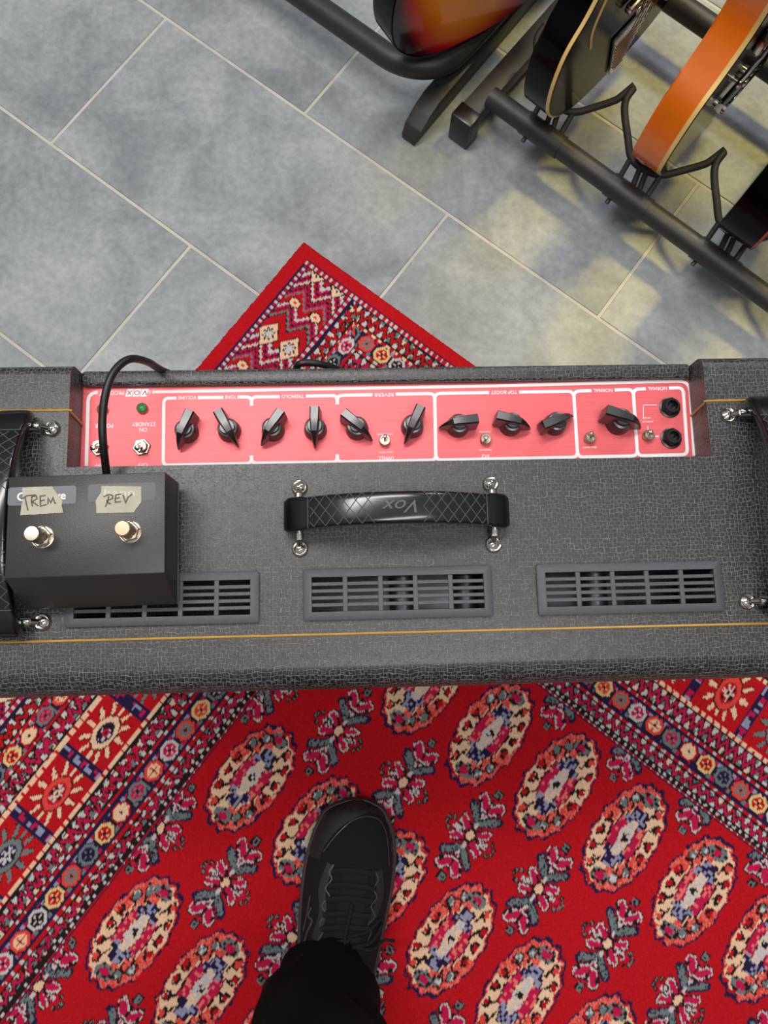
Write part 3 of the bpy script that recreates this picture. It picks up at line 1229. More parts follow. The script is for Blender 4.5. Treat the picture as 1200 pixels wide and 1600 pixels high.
hc = (A(470, 811, AZ + 0.002) + A(767, 801, AZ + 0.002)) / 2
make_handle(hc.x, hc.y, 0, 'middle strap handle, whole in view')
lc = (A(82, 669, AZ + 0.002) + A(65, 972, AZ + 0.002)) / 2
rc = (A(1137, 648, AZ + 0.002) + A(1168, 940, AZ + 0.002)) / 2
make_handle(lc.x - 0.0248, lc.y, PI / 2, 'strap handle at the left end, partly under the footswitch')
make_handle(rc.x + 0.0248, rc.y, PI / 2, 'strap handle at the right end')

# ---- printing on the panel
LW = 0.0029
PP = PZ + 0.00005


def Pp(px, py):
    q = A(px, py, PZ)
    return (q.x, q.y)


def rounded(pts, r=8):
    """pixel polyline with rounded corners"""
    out = [pts[0]]
    for i in range(1, len(pts) - 1):
        p0, p, p1 = (np.array(pts[i - 1], float), np.array(pts[i], float), np.array(pts[i + 1], float))
        d0 = (p0 - p) / np.linalg.norm(p0 - p)
        d1 = (p1 - p) / np.linalg.norm(p1 - p)
        a, b = p + d0 * r, p + d1 * r
        for k in range(6):
            t = k / 5
            q = (1 - t) ** 2 * a + 2 * t * (1 - t) * p + t * t * b
            out.append(tuple(q))
    out.append(pts[-1])
    return out


bm = BM()


LN = [0]


def line(pts, r=9, wd=LW):
    LN[0] += 1
    add_ribbon(bm, [Pp(*p) for p in rounded(pts, r)], wd, PP + LN[0] * 0.000012)


line([(135, 728), (138, 614), (153, 613)], 14)
line([(238, 612.5), (780, 603), (1077, 595), (1084.5, 712)], 18, 0.0027)
line([(276, 622), (256, 622.5), (255, 727), (393, 724), (393, 712)], 8, 0.0027)
line([(309, 621.5), (349, 621)])
line([(371, 620.5), (393, 620.3), (393, 634)], 8)
line([(437, 620), (393, 620.3), (393, 634)], 8)
line([(478, 619), (527, 618), (527, 632)], 8)
line([(582, 617), (527, 618), (527, 632)], 8)
line([(618, 616), (679, 615), (681, 719), (527, 722), (527, 710)], 8)
line([(527, 710), (527, 722), (393, 724), (393, 712)], 8)
line([(764, 613.5), (679, 615), (681, 719), (902.5, 714.5), (896, 611.5), (811, 612.8)], 9)
line([(924, 610.5), (896, 611.5), (902.5, 714.5), (996, 712.3), (989, 608.5), (960, 609.5)], 9)
line([(1009, 607.7), (989, 608.5), (996, 712.3), (1074, 710.5), (1067, 605.7), (1045, 606.5)], 9)
line([(1005, 655), (1005, 633), (1026, 633)], 1, 0.0006)
line([(1012, 674), (1012, 666)], 1, 0.0007)
line([(1024, 682), (1029, 682)], 1, 0.0012)
finish(bm, 'border_lines', M_['print'], amp, smooth=0)


def word(s, px0, px1, py, hpx, bold=0.012, m='print', shear=0.0, hs=None):
    a, b = A(px0, py, PZ), A(px1, py, PZ)
    hh = hpx * 0.00053
    return text('lettering', s, M_[m], amp, (a.x + b.x) / 2, (a.y + b.y) / 2, PP, abs(b.x - a.x), hh, PI, bold, shear, 0.00012)


word('PRODUCT', 155, 194, 614, 7)
word('A', 232, 236, 613, 7)
word('VOLUME', 278, 307, 621.5, 6)
word('TONE', 351, 369, 620.5, 6)
word('TREMOLO', 440, 475, 619.5, 6)
word('REVERB', 585, 615, 617, 6)
word('TOP BOOST', 767, 808, 613, 6)
word('NORMAL', 927, 957, 610, 6)
word('NORMAL', 1012, 1042, 607, 6)
word('POWER', 148, 177, 665.5, 7)
word('STANDBY', 206, 243, 663, 7)
word('ON', 218, 230, 671.5, 7)
word('OFF', 215, 231, 727, 7)
word('OFF', 148, 163, 728, 7)
word('DWELL', 591, 615, 716, 6)
word('EQ', 753, 764, 712.5, 6)
word('HIGH DRIVE', 590, 613, 678.5, 2.6, 0.006)
word('LOW DRIVE', 592, 614, 706.7, 2.6, 0.006)
word('CUSTOM', 749, 766, 674.7, 2.6, 0.006)
word('STANDARD', 748, 769, 703, 2.6, 0.006)
word('BRILLIANCE', 910, 932, 699, 2.6, 0.006)
word('LINK', 1005, 1017, 653, 2.6, 0.006)
word('INPUT', 1003, 1020, 659, 2.6, 0.006)
# the maker's mark: three slanted white cells with serif capitals
for i, ch in enumerate('XOV'):
    x0, x1 = 195.5 + i * 11.6, 206 + i * 11.6
    bm = BM()
    poly = [Pp(x0, 620), Pp(x1, 619.5), Pp(x1 + 3.5, 607.5), Pp(x0 + 3.5, 608)]
    add_prism(bm, poly, PP, PP + 0.00012)
    finish(bm, 'mark_cell', M_['print'], amp, smooth=0)
    a, b = A(x0 + 2.8, 613.8, PZ), A(x1 + 0.8, 613.8, PZ)
    text('lettering', ch, M_['purple'], amp, (a.x + b.x) / 2, (a.y + b.y) / 2, PP + 0.00013, abs(b.x - a.x), 0.0041, PI, 0.0, 0.15, 0.0001)


# ---- pointer knobs
def make_knob(px, py, dx, dy, s=1.0, m='knob', label=None):
    p = A(px, py, PZ)
    q = A(px + dx, py + dy, PZ)
    ang = math.atan2(q.y - p.y, q.x - p.x)
    r = empty('pointer_knob', (p.x, p.y, PZ), ang, amp)
    if label:
        r['label'] = label
    bm = BM()
    R = 0.0096 * s
    add_lathe(bm, [(R * 1.03, 0.0006), (R, 0.002), (R * 0.90, 0.0105 * s), (R * 0.82, 0.0118 * s), (0.0062 * s, 0.0122 * s), (0.0058 * s, 0.0150 * s), (0, 0.0152 * s)], 32, cap=False)
    finish(bm, 'skirt', M_[m], r)
    # ridge: blunt tail, waist and pointed tip, rising to a narrow crest
    bm = BM()
    prof = [(-0.0155, 0.0036, 0.0190), (-0.0150, 0.0042, 0.0205), (-0.006, 0.0040, 0.0210), (0.0, 0.0034, 0.0212), (0.006, 0.0030, 0.0205), (0.0105, 0.0020, 0.0165), (0.0150, 0.0010, 0.0100), (0.0172, 0.0004, 0.0050)]
    rings = []
    for x, hw, zt in prof:
        x, hw, zt = x * s, hw * s, zt * s
        lo = 0.003 * s
        rings.append([bm.verts.new(v) for v in ((x, -hw * 1.25, lo), (x, -hw, zt * 0.93), (x, -hw * 0.75, zt), (x, hw * 0.75, zt), (x, hw, zt * 0.93), (x, hw * 1.25, lo))])
    for a, b in zip(rings, rings[1:]):
        for k in range(6):
            j = (k + 1) % 6
            bm.faces.new((a[k], a[j], b[j], b[k]))
    bm.faces.new(rings[0])
    bm.faces.new(rings[-1])
    finish(bm, 'pointer', M_[m], r, smooth=25)
    return r


KN = [((293, 676), (-23, 52)), ((359, 674), (31, 56)), ((427, 673), (-35, 50)), ((493, 672), (-1, 60)), ((558, 671), (46, 38)),
      ((644, 668), (-26, 56)), ((715, 667), (-61, 8)), ((797, 665), (57, 15)), ((866, 664), (53, -20))]
for (p, d) in KN:
    make_knob(*p, *d)
make_knob(965, 661, 53, 18, 1.12, 'knob', 'glossier black pointer knob than the others')


# ---- jacks, toggles, lamps
def make_jack(px, py):
    p = A(px, py, PZ)
    r = empty('jack_socket', (p.x, p.y, PZ), 0, amp)
    bm = BM()
    add_lathe(bm, [(0.0092, 0), (0.0092, 0.0012), (0.0080, 0.0016)], 28, cap=True)
    finish(bm, 'washer', M_['black_plastic'], r)
    bm = BM()
    add_lathe(bm, [(0.0084, 0.0016), (0.0084, 0.0042), (0.0074, 0.0050), (0.0064, 0.0050), (0.0064, 0.002)], 6, Matrix.Rotation(0.3, 4, 'Z'), cap=False)
    finish(bm, 'nut', M_['black_plastic'], r, smooth=20)
    bm = BM()
    add_lathe(bm, [(0.0066, 0.001), (0.0066, 0.0070), (0.0060, 0.0076), (0.0046, 0.0076), (0.0042, 0.0070), (0.0042, 0.0005), (0, 0.0005)], 28, cap=False)
    finish(bm, 'barrel', M_['black_plastic'], r)
    bm = BM()
    add_lathe(bm, [(0.0041, 0.0010), (0, 0.0012)], 20, cap=False)
    finish(bm, 'hole', M_['dark'], r)


make_jack(1046, 637)
make_jack(1048, 685)


def make_toggle(px, py, tx, ty, s, big):
    p = A(px, py, PZ)
    r = empty('toggle_switch', (p.x, p.y, PZ), 0, amp)
    bm = BM()
    if big:
        add_lathe(bm, [(0.0077 * s, 0), (0.0077 * s, 0.0016), (0.0070 * s, 0.0022), (0.0060 * s, 0.0022)], 6, Matrix.Rotation(0.2, 4, 'Z'), cap=False)
        finish(bm, 'nut', M_['nickel'], r, smooth=20)
        bm = BM()
    h = 0.0042 if big else 0.0055
    add_lathe(bm, [(0.0050 * s, 0), (0.0050 * s, h), (0.0045 * s, h + 0.0006), (0.0032 * s, h + 0.0006), (0.0030 * s, h - 0.001), (0, h - 0.001)], 24, cap=False)
    finish(bm, 'bushing', M_['nickel'], r)
    zt = 0.0145 if big else 0.011
    t = A(tx, ty, PZ + zt)
    v = Vector((t.x - p.x, t.y - p.y, zt))
    b0 = Vector((0, 0, h - 0.0005))
    bm = BM()
    k = 0.0017 if big else 0.0011
    pts = [b0, b0.lerp(v, 0.4), b0.lerp(v, 0.8), b0.lerp(v, 0.93), v]
    add_tube(bm, pts, [k * 0.75, k * 0.95, k * 1.35, k * 1.3, k * 0.6], 14)
    finish(bm, 'lever', M_['chrome'], r)


make_toggle(156, 700, 144, 700, 1.0, True)
make_toggle(222, 699, 213, 700, 1.0, True)
make_toggle(601, 690, 602, 680, 0.95, False)
make_toggle(758, 688, 759, 685, 0.95, False)
make_toggle(920, 686, 925, 675, 0.95, False)
make_toggle(1011, 682, 1018, 673, 0.95, False)


def make_lamp(px, py, m, label):
    p = A(px, py, PZ)
    r = empty('indicator_lamp', (p.x, p.y, PZ), 0, amp)
    r['label'] = label
    bm = BM()
    add_lathe(bm, [(0.0046, 0), (0.0046, 0.0030), (0.0041, 0.0036), (0.0037, 0.0032)], 26, cap=False)
    finish(bm, 'bezel', M_['nickel'], r)
    bm = BM()
    add_lathe(bm, [(0.0039, 0.0020), (0.0038, 0.0034), (0.0026, 0.0044), (0, 0.0048)], 24, cap=False)
    finish(bm, 'lens', M_[m], r)


make_lamp(223, 639, 'green', 'green indicator lamp')
make_lamp(161, 641, 'dull_lens', 'unlit indicator lamp behind the cable')

# ------------------------------------------------------------------ footswitch
FB, FT = AZ + 0.0145, AZ + 0.052
FYAW = 0.040
f0 = AMX @ Vector((A(133, 820, FT).x, A(133, 820, FT).y, AZ))
FMX = Matrix.Translation(f0) @ Matrix.Rotation(FYAW, 4, 'Z') @ Matrix.Rotation(ATILT, 4, 'Y')
fs = props(empty('footswitch', f0, FYAW),
           'black metal two-button footswitch with taped handwritten labels, lying on the left of the amplifier', 'footswitch')
fs.rotation_euler = FMX.to_euler()


def F(px, py, z):
    return onto(FMX, px, py, z - AZ)


fzt = FT - AZ
tl, tr, br, bl = F(8, 746, FT), F(254, 737, FT), F(262, 895, FT), F(12, 904, FT)
x0, x1 = (tl.x + bl.x) / 2, (tr.x + br.x) / 2
yt, yf = (tl.y + tr.y) / 2, (bl.y + br.y) / 2
zb = 0.0115
yfb = F(165, 948, AZ + zb).y
bm = BM()
prof = [(yt, fzt), (yt + 0.001, zb), (yfb, zb), (yfb, zb + 0.004), (yf, fzt)]
va = [bm.verts.new((x0, y, z)) for y, z in prof]
vb = [bm.verts.new((x1, y, z)) for y, z in prof]
bm.faces.new(va)
bm.faces.new(vb)
for i in range(5):
    j = (i + 1) % 5
    bm.faces.new((va[i], va[j], vb[j], vb[i]))
bmesh.ops.recalc_face_normals(bm, faces=bm.faces)
bmesh.ops.bevel(bm, geom=list(bm.edges), offset=0.0009, segments=2, profile=0.5, affect='EDGES')
finish(bm, 'enclosure', M_['pedal'], fs, smooth=35)
# base plate overlap at the sides and four rubber feet
bm = BM()
add_box(bm, ((x0 + x1) / 2, (yt + yfb) / 2, zb - 0.0008), (x1 - x0 + 0.001, yt - yfb, 0.0016), 0.0004)
finish(bm, 'base_plate', M_['pedal'], fs)
for fx in (x0 + 0.022, x1 - 0.012):
    for fy in (yt - 0.012, yfb + 0.012):
        bm = BM()
        add_lathe(bm, [(0.0055, 0.0), (0.0065, 0.002), (0.0062, zb - 0.0016)], 18)
        finish(bm, 'rubber_foot', M_['black_plastic'], fs, loc=(fx, fy, 0))


def fplate(px0, py0, px1, py1, m, name='label_plate'):
    a, b = F(px0, py0, FT), F(px1, py1, FT)
    r = 0.002
    w2, h2 = (b.x - a.x) / 2 - r, (a.y - b.y) / 2 - r
    cx, cy = (a.x + b.x) / 2, (a.y + b.y) / 2
    poly = []
    for sx, sy, a0 in ((1, 1, 0), (-1, 1, 90), (-1, -1, 180), (1, -1, 270)):
        for k in range(5):
            t = math.radians(a0 + k * 22.5)
            poly.append((cx + sx * w2 + r * math.cos(t), cy + sy * h2 + r * math.sin(t)))
    bm = BM()
    add_prism(bm, poly, fzt, fzt + 0.0002)
    return finish(bm, name, M_[m], fs, smooth=0)


fplate(13, 762, 119, 787, 'plate')
fplate(138, 757, 243, 782, 'plate_dark')
a, b = F(27, 775, FT), F(103, 775, FT)
text('lettering', 'Overdrive', M_['print'], fs, (a.x + b.x) / 2, (a.y + b.y) / 2, fzt + 0.00022, b.x - a.x, 0.0062, 0, 0.018, 0, 0.0001)


def cr5(x, y):
    return (x / 3.75, 720 + y / 3.75)


def tape(pts):
    bm = BM()
    q = []
    for i in range(len(pts)):
        a, b = np.array(cr5(*pts[i])), np.array(cr5(*pts[(i + 1) % len(pts)]))
        n = max(1, int(np.linalg.norm(b - a) / 2.5))
        for k in range(n):
            p = a + (b - a) * k / n
            if k:
                p = p + np.array([random.Random(i * 77 + k).uniform(-.35, .35), random.Random(i * 13 + k).uniform(-.35, .35)])
            v = F(p[0], p[1], FT)
            q.append((v.x, v.y))
    add_prism(bm, q, fzt + 0.0003, fzt + 0.0005)
    return finish(bm, 'masking_tape', M_['tape'], fs, smooth=0)


tape([(133, 158), (305, 150), (368, 236), (363, 262), (372, 305), (120, 320), (126, 270), (135, 235)])
tape([(595, 148), (828, 150), (830, 240), (785, 303), (567, 308), (562, 235), (595, 180)])
a, b = F(163, 770, FT), F(211, 770, FT)
text('lettering', 'hann', M_['ghost'], fs, (a.x + b.x) / 2, (a.y + b.y) / 2, fzt + 0.00052, b.x - a.x, 0.0062, 0, 0.01, 0, 0.00006)


def scribble(strokes):
    bm = BM()
    for st in strokes:
        q = []
        for p in st:
            v = F(*cr5(*p), FT)
            q.append((v.x, v.y))
        add_ribbon(bm, q, 0.0010, fzt + 0.00062, 0.00005)
    return finish(bm, 'handwriting', M_['ink'], fs, smooth=0)


scribble([[(126, 226), (160, 206), (212, 200)], [(148, 212), (156, 250), (166, 292)],
          [(192, 268), (186, 232), (190, 210)], [(186, 212), (214, 206), (220, 222), (190, 240), (228, 266)],
          [(270, 204), (238, 208), (238, 238), (240, 266), (274, 258)], [(238, 236), (264, 230)],
          [(282, 256), (284, 222), (300, 246), (312, 218), (324, 250), (330, 248)]])
scribble([[(620, 270), (632, 236), (640, 206)], [(608, 212), (640, 198), (664, 206), (660, 222), (628, 236), (640, 252), (652, 250)],
          [(712, 196), (682, 200), (676, 222), (678, 244), (710, 240)], [(678, 222), (704, 216)],
          [(722, 200), (738, 246), (752, 214), (776, 196)]])


def fbutton(px, py, m, label):
    p = F(px, py, FT)
    r = empty('foot_button', (p.x, p.y, fzt), 0, fs)
    r['label'] = label
    bm = BM()
    add_lathe(bm, [(0.0085, 0), (0.0085, 0.0006), (0.0078, 0.0009)], 26)
    add_lathe(bm, [(0.0079, 0.0008), (0.0079, 0.0030), (0.0070, 0.0036), (0.0058, 0.0036), (0.0058, 0.001)], 6, Matrix.Rotation(0.25, 4, 'Z'), cap=False)
    finish(bm, 'nut', M_['nickel'], r, smooth=20)
    bm = BM()
    add_lathe(bm, [(0.0058, 0.001), (0.0058, 0.0085), (0.0052, 0.0090), (0.0046, 0.0090), (0.0046, 0.012)], 26, cap=False)
    finish(bm, 'collar', M_['nickel'], r)
    bm = BM()
    add_lathe(bm, [(0.0048, 0.006), (0.0056, 0.0100), (0.0056, 0.0180), (0.0050, 0.0187), (0, 0.0189)], 26, cap=False)
    finish(bm, 'cap', M_[m], r)


fbutton(66, 839, 'nickel', 'bright silver button under the left tape label')
fbutton(203, 831, 'copper', 'copper coloured button under the right tape label')

# ------------------------------------------------------------------ cables
bm = BM()
zc = FB + 0.012
pts = [at(167, 744, zc - 0.006), at(165, 728, zc), at(161, 690, AZ + .040), at(160, 655, AZ + .046), at(164, 620, AZ + .050), at(174, 588, AZ + .050),
       at(190, 568, AZ + .046), at(208, 560.5, AZ + .038), at(232, 566, AZ + .018), at(250, 577, AZ - .010)]
last = pts[-1]
pts += [last + Vector((0.012, 0.010, -0.08)), last + Vector((0.02, 0.012, -0.25)), last + Vector((0.02, 0.010, -0.45)), last + Vector((0.035, 0.0, -0.515)), last + Vector((0.10, -0.01, -0.5190))]
pts[-1].z = 0.019
pts[-2].z = 0.024
add_tube(bm, smooth_path(pts, 8), 0.0031, 12)
o = finish(bm, 'cable', M_['cable'])
props(o, 'black round cable looping from the footswitch over the back of the amplifier', 'cable', 'cables at the amplifier')
bm = BM()
pts = [at(462, 590, 0.44), at(462, 578, 0.47), at(467, 569, 0.48), at(482, 566.5, 0.48), at(505, 570, 0.475), at(532, 579, 0.46), at(560, 596, 0.42)]
pts = [pts[0] + Vector((0, -0.004, -0.06))] + pts + [pts[-1] + Vector((0.01, -0.004, -0.06))]
add_tube(bm, smooth_path(pts, 6), 0.0033, 12)
o = finish(bm, 'cable', M_['cable'])
props(o, 'short arc of black cable behind the amplifier, in front of the rug corner', 'cable', 'cables at the amplifier')

# ------------------------------------------------------------------ guitar rack on the right
RZ = 0.072
R0 = at(770, 154, RZ)
R1 = at(1200, 466, RZ)
RA = math.atan2(R1.y - R0.y, R1.x - R0.x)
rd = Vector((math.cos(RA), math.sin(RA), 0))
dd = Vector((-rd.y, rd.x, 0))
rack = props(empty('guitar_rack', (R0.x, R0.y, 0), RA),
             'black tubular guitar rack at the right, with forked cradles along its front rail', 'guitar rack', 'guitar racks')


def K(p):
    """room point to rack coordinates"""
    q = p - Vector((R0.x, R0.y, 0))
    return Vector((q.dot(rd), q.dot(dd), p.z))


bm = BM()
add_tube(bm, [(-0.004, 0, RZ), (1.16, 0, RZ)], 0.0165, 24)
finish(bm, 'front_rail', M_['tube'], rack)
q = K(at(1080, 22, 0.085))
bm = BM()
add_tube(bm, [(-0.03, q.y, 0.085), (1.16, q.y, 0.085)], 0.0185, 24)
finish(bm, 'rear_rail', M_['tube'], rack)
REARY = q.y
for xx in (-0.020, 1.176):
    bm = BM()
    add_box(bm, (xx, 0.20, 0.045), (0.034, 0.50, 0.030), 0.002)
    finish(bm, 'foot_bar', M_['tube'], rack)
    for yy in (-0.040, 0.44):
        bm = BM()
        add_box(bm, (xx, yy, 0.0305), (0.040, 0.030, 0.060), 0.003)
        finish(bm, 'end_foot', M_['black_plastic'], rack)
    bm = BM()
    add_tube(bm, smooth_path([(xx, 0.36, 0.055), (xx, 0.372, 0.30), (xx, 0.385, 0.60), (xx, 0.39, 0.70)], 4), 0.0150, 16)
    finish(bm, 'upright', M_['tube'], rack)
bm = BM()
add_tube(bm, [(-0.02, 0.392, 0.705), (1.176, 0.392, 0.705)], 0.0165, 20)
finish(bm, 'upper_rail', M_['tube'], rack)


def make_cradle(off):
    r = empty('cradle', (off, 0, 0), 0, rack)
    base = 0.267

    def k(px, py, z):
        v = K(at(px, py, z))
        v.x -= base
        return v
    bm = BM()
    add_tube(bm, [(-0.036, 0, RZ), (0.036, 0, RZ)], 0.0182, 24)
    finish(bm, 'collar', M_['tube'], r)
    bm = BM()
    add_tube(bm, [(-0.022, -0.010, RZ - 0.012), (-0.022, -0.0195, RZ - 0.016)], 0.0035, 10)
    finish(bm, 'locking_pin', M_['tube'], r)
    zb = 0.098
    pts = [k(990, 138, zb + .040), k(978, 156, zb + .034), k(976, 178, zb + .026), k(981, 215, zb + .012), k(985, 243, zb + .002), k(996, 258, zb), k(1010, 266, zb),
           k(1024, 272, zb), k(1040, 273, zb + .002), k(1065, 267, zb + .010), k(1100, 257, zb + .024), k(1112, 250, zb + .030), k(1133, 234, zb + .040)]
    bm = BM()
    add_tube(bm, smooth_path(pts, 4), 0.0056, 12)
    finish(bm, 'fork', M_['foam'], r)
    for (a, b) in (((964, 284), (984, 250)), ((986, 296), (1000, 263)), ((996, 303), (1010, 268)), ((1008, 312), (1032, 274))):
        bm = BM()
        p, q_ = k(*a, RZ), k(*b, zb)
        p.y, p.z = 0.012, RZ + 0.008
        add_tube(bm, [p, p.lerp(q_, 0.6), q_], 0.0044, 10)
        finish(bm, 'strut', M_['foam'], r)
    return r


for s in (0.100, 0.267, 0.433, 0.600, 0.767, 0.934):
    make_cradle(s)

# ------------------------------------------------------------------ tubular rack on the left
lrack = props(empty('guitar_rack', tuple(at(650, 100, 0.0))[:2] + (0,), RA),
              'black tubular guitar rack at the top, its thick tube bent over a flat foot', 'guitar rack', 'guitar racks')
Lo = Vector(lrack.location)


def KL(p):
    q = p - Lo
    return Vector((q.dot(rd), q.dot(dd), p.z))


tz = 0.075
corner = [KL(at(*p, tz)) for p in ((560, 56), (600, 84), (622, 96), (648, 103), (676, 103), (700, 94), (722, 76), (748, 48), (790, 2))]
a0, a1 = corner[0], corner[-1]
dirA = (corner[0] - corner[1]).normalized()
dirB = (corner[-1] - corner[-2]).normalized()
path = [a0 + dirA * 1.0, a0 + dirA * 0.5, a0 + dirA * 0.1] + corner + [a1 + dirB * 0.1, a1 + dirB * 0.35]
bm = BM()
add_tube(bm, smooth_path(path, 6), 0.0190, 24)
finish(bm, 'base_tube', M_['tube'], lrack)
bm = BM()
j = a1 + dirB * 0.02
p0 = KL(at(744, 52, tz))
dB = dirB
add_tube(bm, [p0, p0 + dB * 0.003], 0.0193, 24)
finish(bm, 'joint_ring', M_['black_plastic'], lrack)
# foot: a flat channel whose tip slopes down to the floor
f1 = KL(at(638, 215, 0.012))
f2 = KL(at(806, -6, 0.05))
fd = (f2 - f1)
fd.z = 0
fl = fd.length
ang = math.atan2(fd.y, fd.x)
bm = BM()
prof = [(0.0, 0.001), (0.0, 0.012), (0.012, 0.026), (0.035, 0.040), (0.060, 0.048), (0.95, 0.048), (0.95, 0.001)]
hw = 0.0165
va = [bm.verts.new((x, -hw * (0.82 if x < .01 else 1), z)) for x, z in prof]
vb = [bm.verts.new((x, hw * (0.82 if x < .01 else 1), z)) for x, z in prof]
bm.faces.new(va)
bm.faces.new(vb)
for i in range(len(prof)):
    jx = (i + 1) % len(prof)
    bm.faces.new((va[i], va[jx], vb[jx], vb[i]))
bmesh.ops.bevel(bm, geom=list(bm.edges), offset=0.0016, segments=2, profile=0.5, affect='EDGES')
o = finish(bm, 'foot', M_['tube'], lrack)
o.location = (f1.x, f1.y, 0)
o.rotation_euler = (0, 0, ang)
bm = BM()
h = KL(at(682, 134, 0.048))
add_lathe(bm, [(0.0036, 0), (0.0036, 0.0004)], 14)
finish(bm, 'bolt_hole', M_['dark'], lrack, loc=(h.x, h.y, 0.0482))
bm = BM()
e_ = a1 + dirB * 0.32
add_tube(bm, [e_ + Vector((0, 0, -0.02)), e_ + Vector((0, 0, 0.70))], 0.0165, 16)
add_tube(bm, [e_ + Vector((0, 0, 0.70)), e_ + Vector((-0.95, 0, 0.70))], 0.0165, 16)
finish(bm, 'back_frame', M_['tube'], lrack)


# ------------------------------------------------------------------ guitars
OUT = [(0, .0), (.002, .045), (.010, .085), (.030, .124), (.066, .155), (.118, .165), (.175, .156), (.210, .128), (.250, .110), (.290, .113),
       (.330, .124), (.370, .122), (.405, .098), (.428, .062), (.436, .030)]


def outline(sc=1.0, inset=0.0):
    pts = smooth_path([(w_, y_, 0) for y_, w_ in OUT], 4)
    R = [(max(0, p.x - inset) * sc, (p.y + inset * (1 - 2 * min(1, p.y / .43))) * sc) for p in pts]
    return R[1:] + [(-x, y) for x, y in reversed(R[1:])]


def guitar(name, label, kx, ky, kz, body_m, face_m, rim_m, bind, th, lean=10, sc=1.0, contact=(-0.105, 0.020), yaw=0.0, fw=0.006, hardware='tune', roll=0, flip=1):
    """body plane upright across the rack; local x across, y along the body, z out of the face"""
    cr, sr = math.cos(math.radians(lean)), math.sin(math.radians(lean))
    yw = Matrix.Rotation(math.radians(yaw), 3, 'Z')
    dl, rl = yw @ dd, (yw @ rd) * flip
    ex = dl * cr - Vector((0, 0, 1)) * sr
    ey = dl * sr + Vector((0, 0, 1)) * cr
    ez = rl
    if flip < 0:
        pass
    Rm = Matrix((ex, ey, ez)).transposed().to_4x4()
    r = bpy.data.objects.new(name, None)
    r.empty_display_size = .05
    COL.objects.link(r)
    Kp = at(kx, ky, kz)
    c = Vector((contact[0] * sc, contact[1] * sc, 0))
    org = Kp - (Rm.to_3x3() @ c)
    r.matrix_world = Matrix.Translation(org) @ Rm
    props(r, label, 'guitar', 'electric guitars standing in the racks')
    # back and rim
    bm = BM()
    add_prism(bm, outline(sc), -th / 2, th / 2 - fw)
    es = [e for e in bm.edges if abs(e.verts[0].co.z + th / 2) < 1e-6 and abs(e.verts[1].co.z + th / 2) < 1e-6]
    bmesh.ops.bevel(bm, geom=es, offset=0.005, segments=3, profile=0.5, affect='EDGES')
    finish(bm, 'body', rim_m, r, smooth=45)
    bm = BM()
    add_prism(bm, outline(sc), th / 2 - fw, th / 2)
    finish(bm, 'binding', bind, r, smooth=30)
    bm = BM()
    add_prism(bm, outline(sc, 0.0022), th / 2 - 0.0005, th / 2 + 0.0012)
    finish(bm, 'top', face_m, r, smooth=30)
    zt = th / 2 + 0.0012
    # neck and headstock
    bm = BM()
    add_prism(bm, [(-.026, .38 * sc), (.026, .38 * sc), (.0215, .87 * sc), (-.0215, .87 * sc)], zt - .018, zt + .004)
    finish(bm, 'neck', body_m, r)
    bm = BM()
    add_prism(bm, [(-.027, .33 * sc), (.027, .33 * sc), (.0215, .87 * sc), (-.0215, .87 * sc)], zt + .004, zt + .010)
    finish(bm, 'fingerboard', M_['rosewood'], r)
    bm = BM()
    add_prism(bm, [(-.022, .87 * sc), (.022, .87 * sc), (.040, .93 * sc), (.036, 1.05 * sc), (-.036, 1.05 * sc), (-.040, .93 * sc)], zt - .012, zt + .003)
    finish(bm, 'headstock', body_m, r)
    for q in range(2):
        bm = BM()
        add_box(bm, (0, (.205 + .085 * q) * sc, zt + .006), (.070, .036, .012), .003)
        finish(bm, 'pickup', M_['chrome'], r)
    bm = BM()
    if hardware == 'tune':
        add_box(bm, (0, .150 * sc, zt + .012), (.092, .012, .008), .003)
        for sx in (-1, 1):
            add_lathe(bm, [(.006, 0), (.006, .002), (.003, .003), (.003, .014)], 14, Matrix.Translation((sx * .040, .150 * sc, zt)))
    else:
        add_box(bm, (0, .150 * sc, zt + .008), (.090, .012, .012), .003)
    finish(bm, 'bridge', M_['chrome'], r)
    for q in range(6):
        bm = BM()
        add_box(bm, ((q - 2.5) * .0135, .150 * sc, zt + .0175), (.008, .010, .004), .001)
        finish(bm, 'saddle', M_['chrome'], r)
    bm = BM()
    if hardware == 'tune':
        add_tube(bm, [(-.046, .108 * sc, zt + .010), (.046, .108 * sc, zt + .010)], .0075, 14)
        for sx in (-1, 1):
            add_lathe(bm, [(.0085, 0), (.0085, .003), (.005, .004), (.005, .012), (.008, .013), (.008, .017)], 18, Matrix.Translation((sx * .041, .108 * sc, zt)))
    elif hardware == 'none':
        add_box(bm, (0, .150 * sc, zt + .003), (.090, .040, .004), .001)
    else:
        add_prism(bm, [(-.012, .004), (.012, .004), (.042, .095 * sc), (-.042, .095 * sc)], zt + .002, zt + .005)
        for q in range(9):
            add_box(bm, (0, .018 + q * .009, zt + .006), (.022 + q * .0062, .003, .004), .0008, seg=1)
    finish(bm, 'tailpiece', M_['chrome'], r)
    bm = BM()
    for q in range(6):
        x = (q - 2.5) * .0100
        add_tube(bm, [(x, .105 * sc, zt + .016), (x, .150 * sc, zt + .0195), (x * .62, .87 * sc, zt + .012)], .0007, 5)
    finish(bm, 'strings', M_['chrome'], r)
    kn = [(-.105, .12), (-.075, .08), (-.125, .165), (-.100, .20)] if flip > 0 else [(.105, .12), (.075, .08)]
    for (x, y) in kn[:(4 if hardware == 'tune' else 2)]:
        bm = BM()
        add_lathe(bm, [(.0125, 0), (.0115, .004), (.0095, .013), (.0085, .014), (0, .0142)], 22, Matrix.Translation((x * sc * -1, y * sc, zt)), cap=False)
        finish(bm, 'control_knob', M_['knob'], r)
    bm = BM()
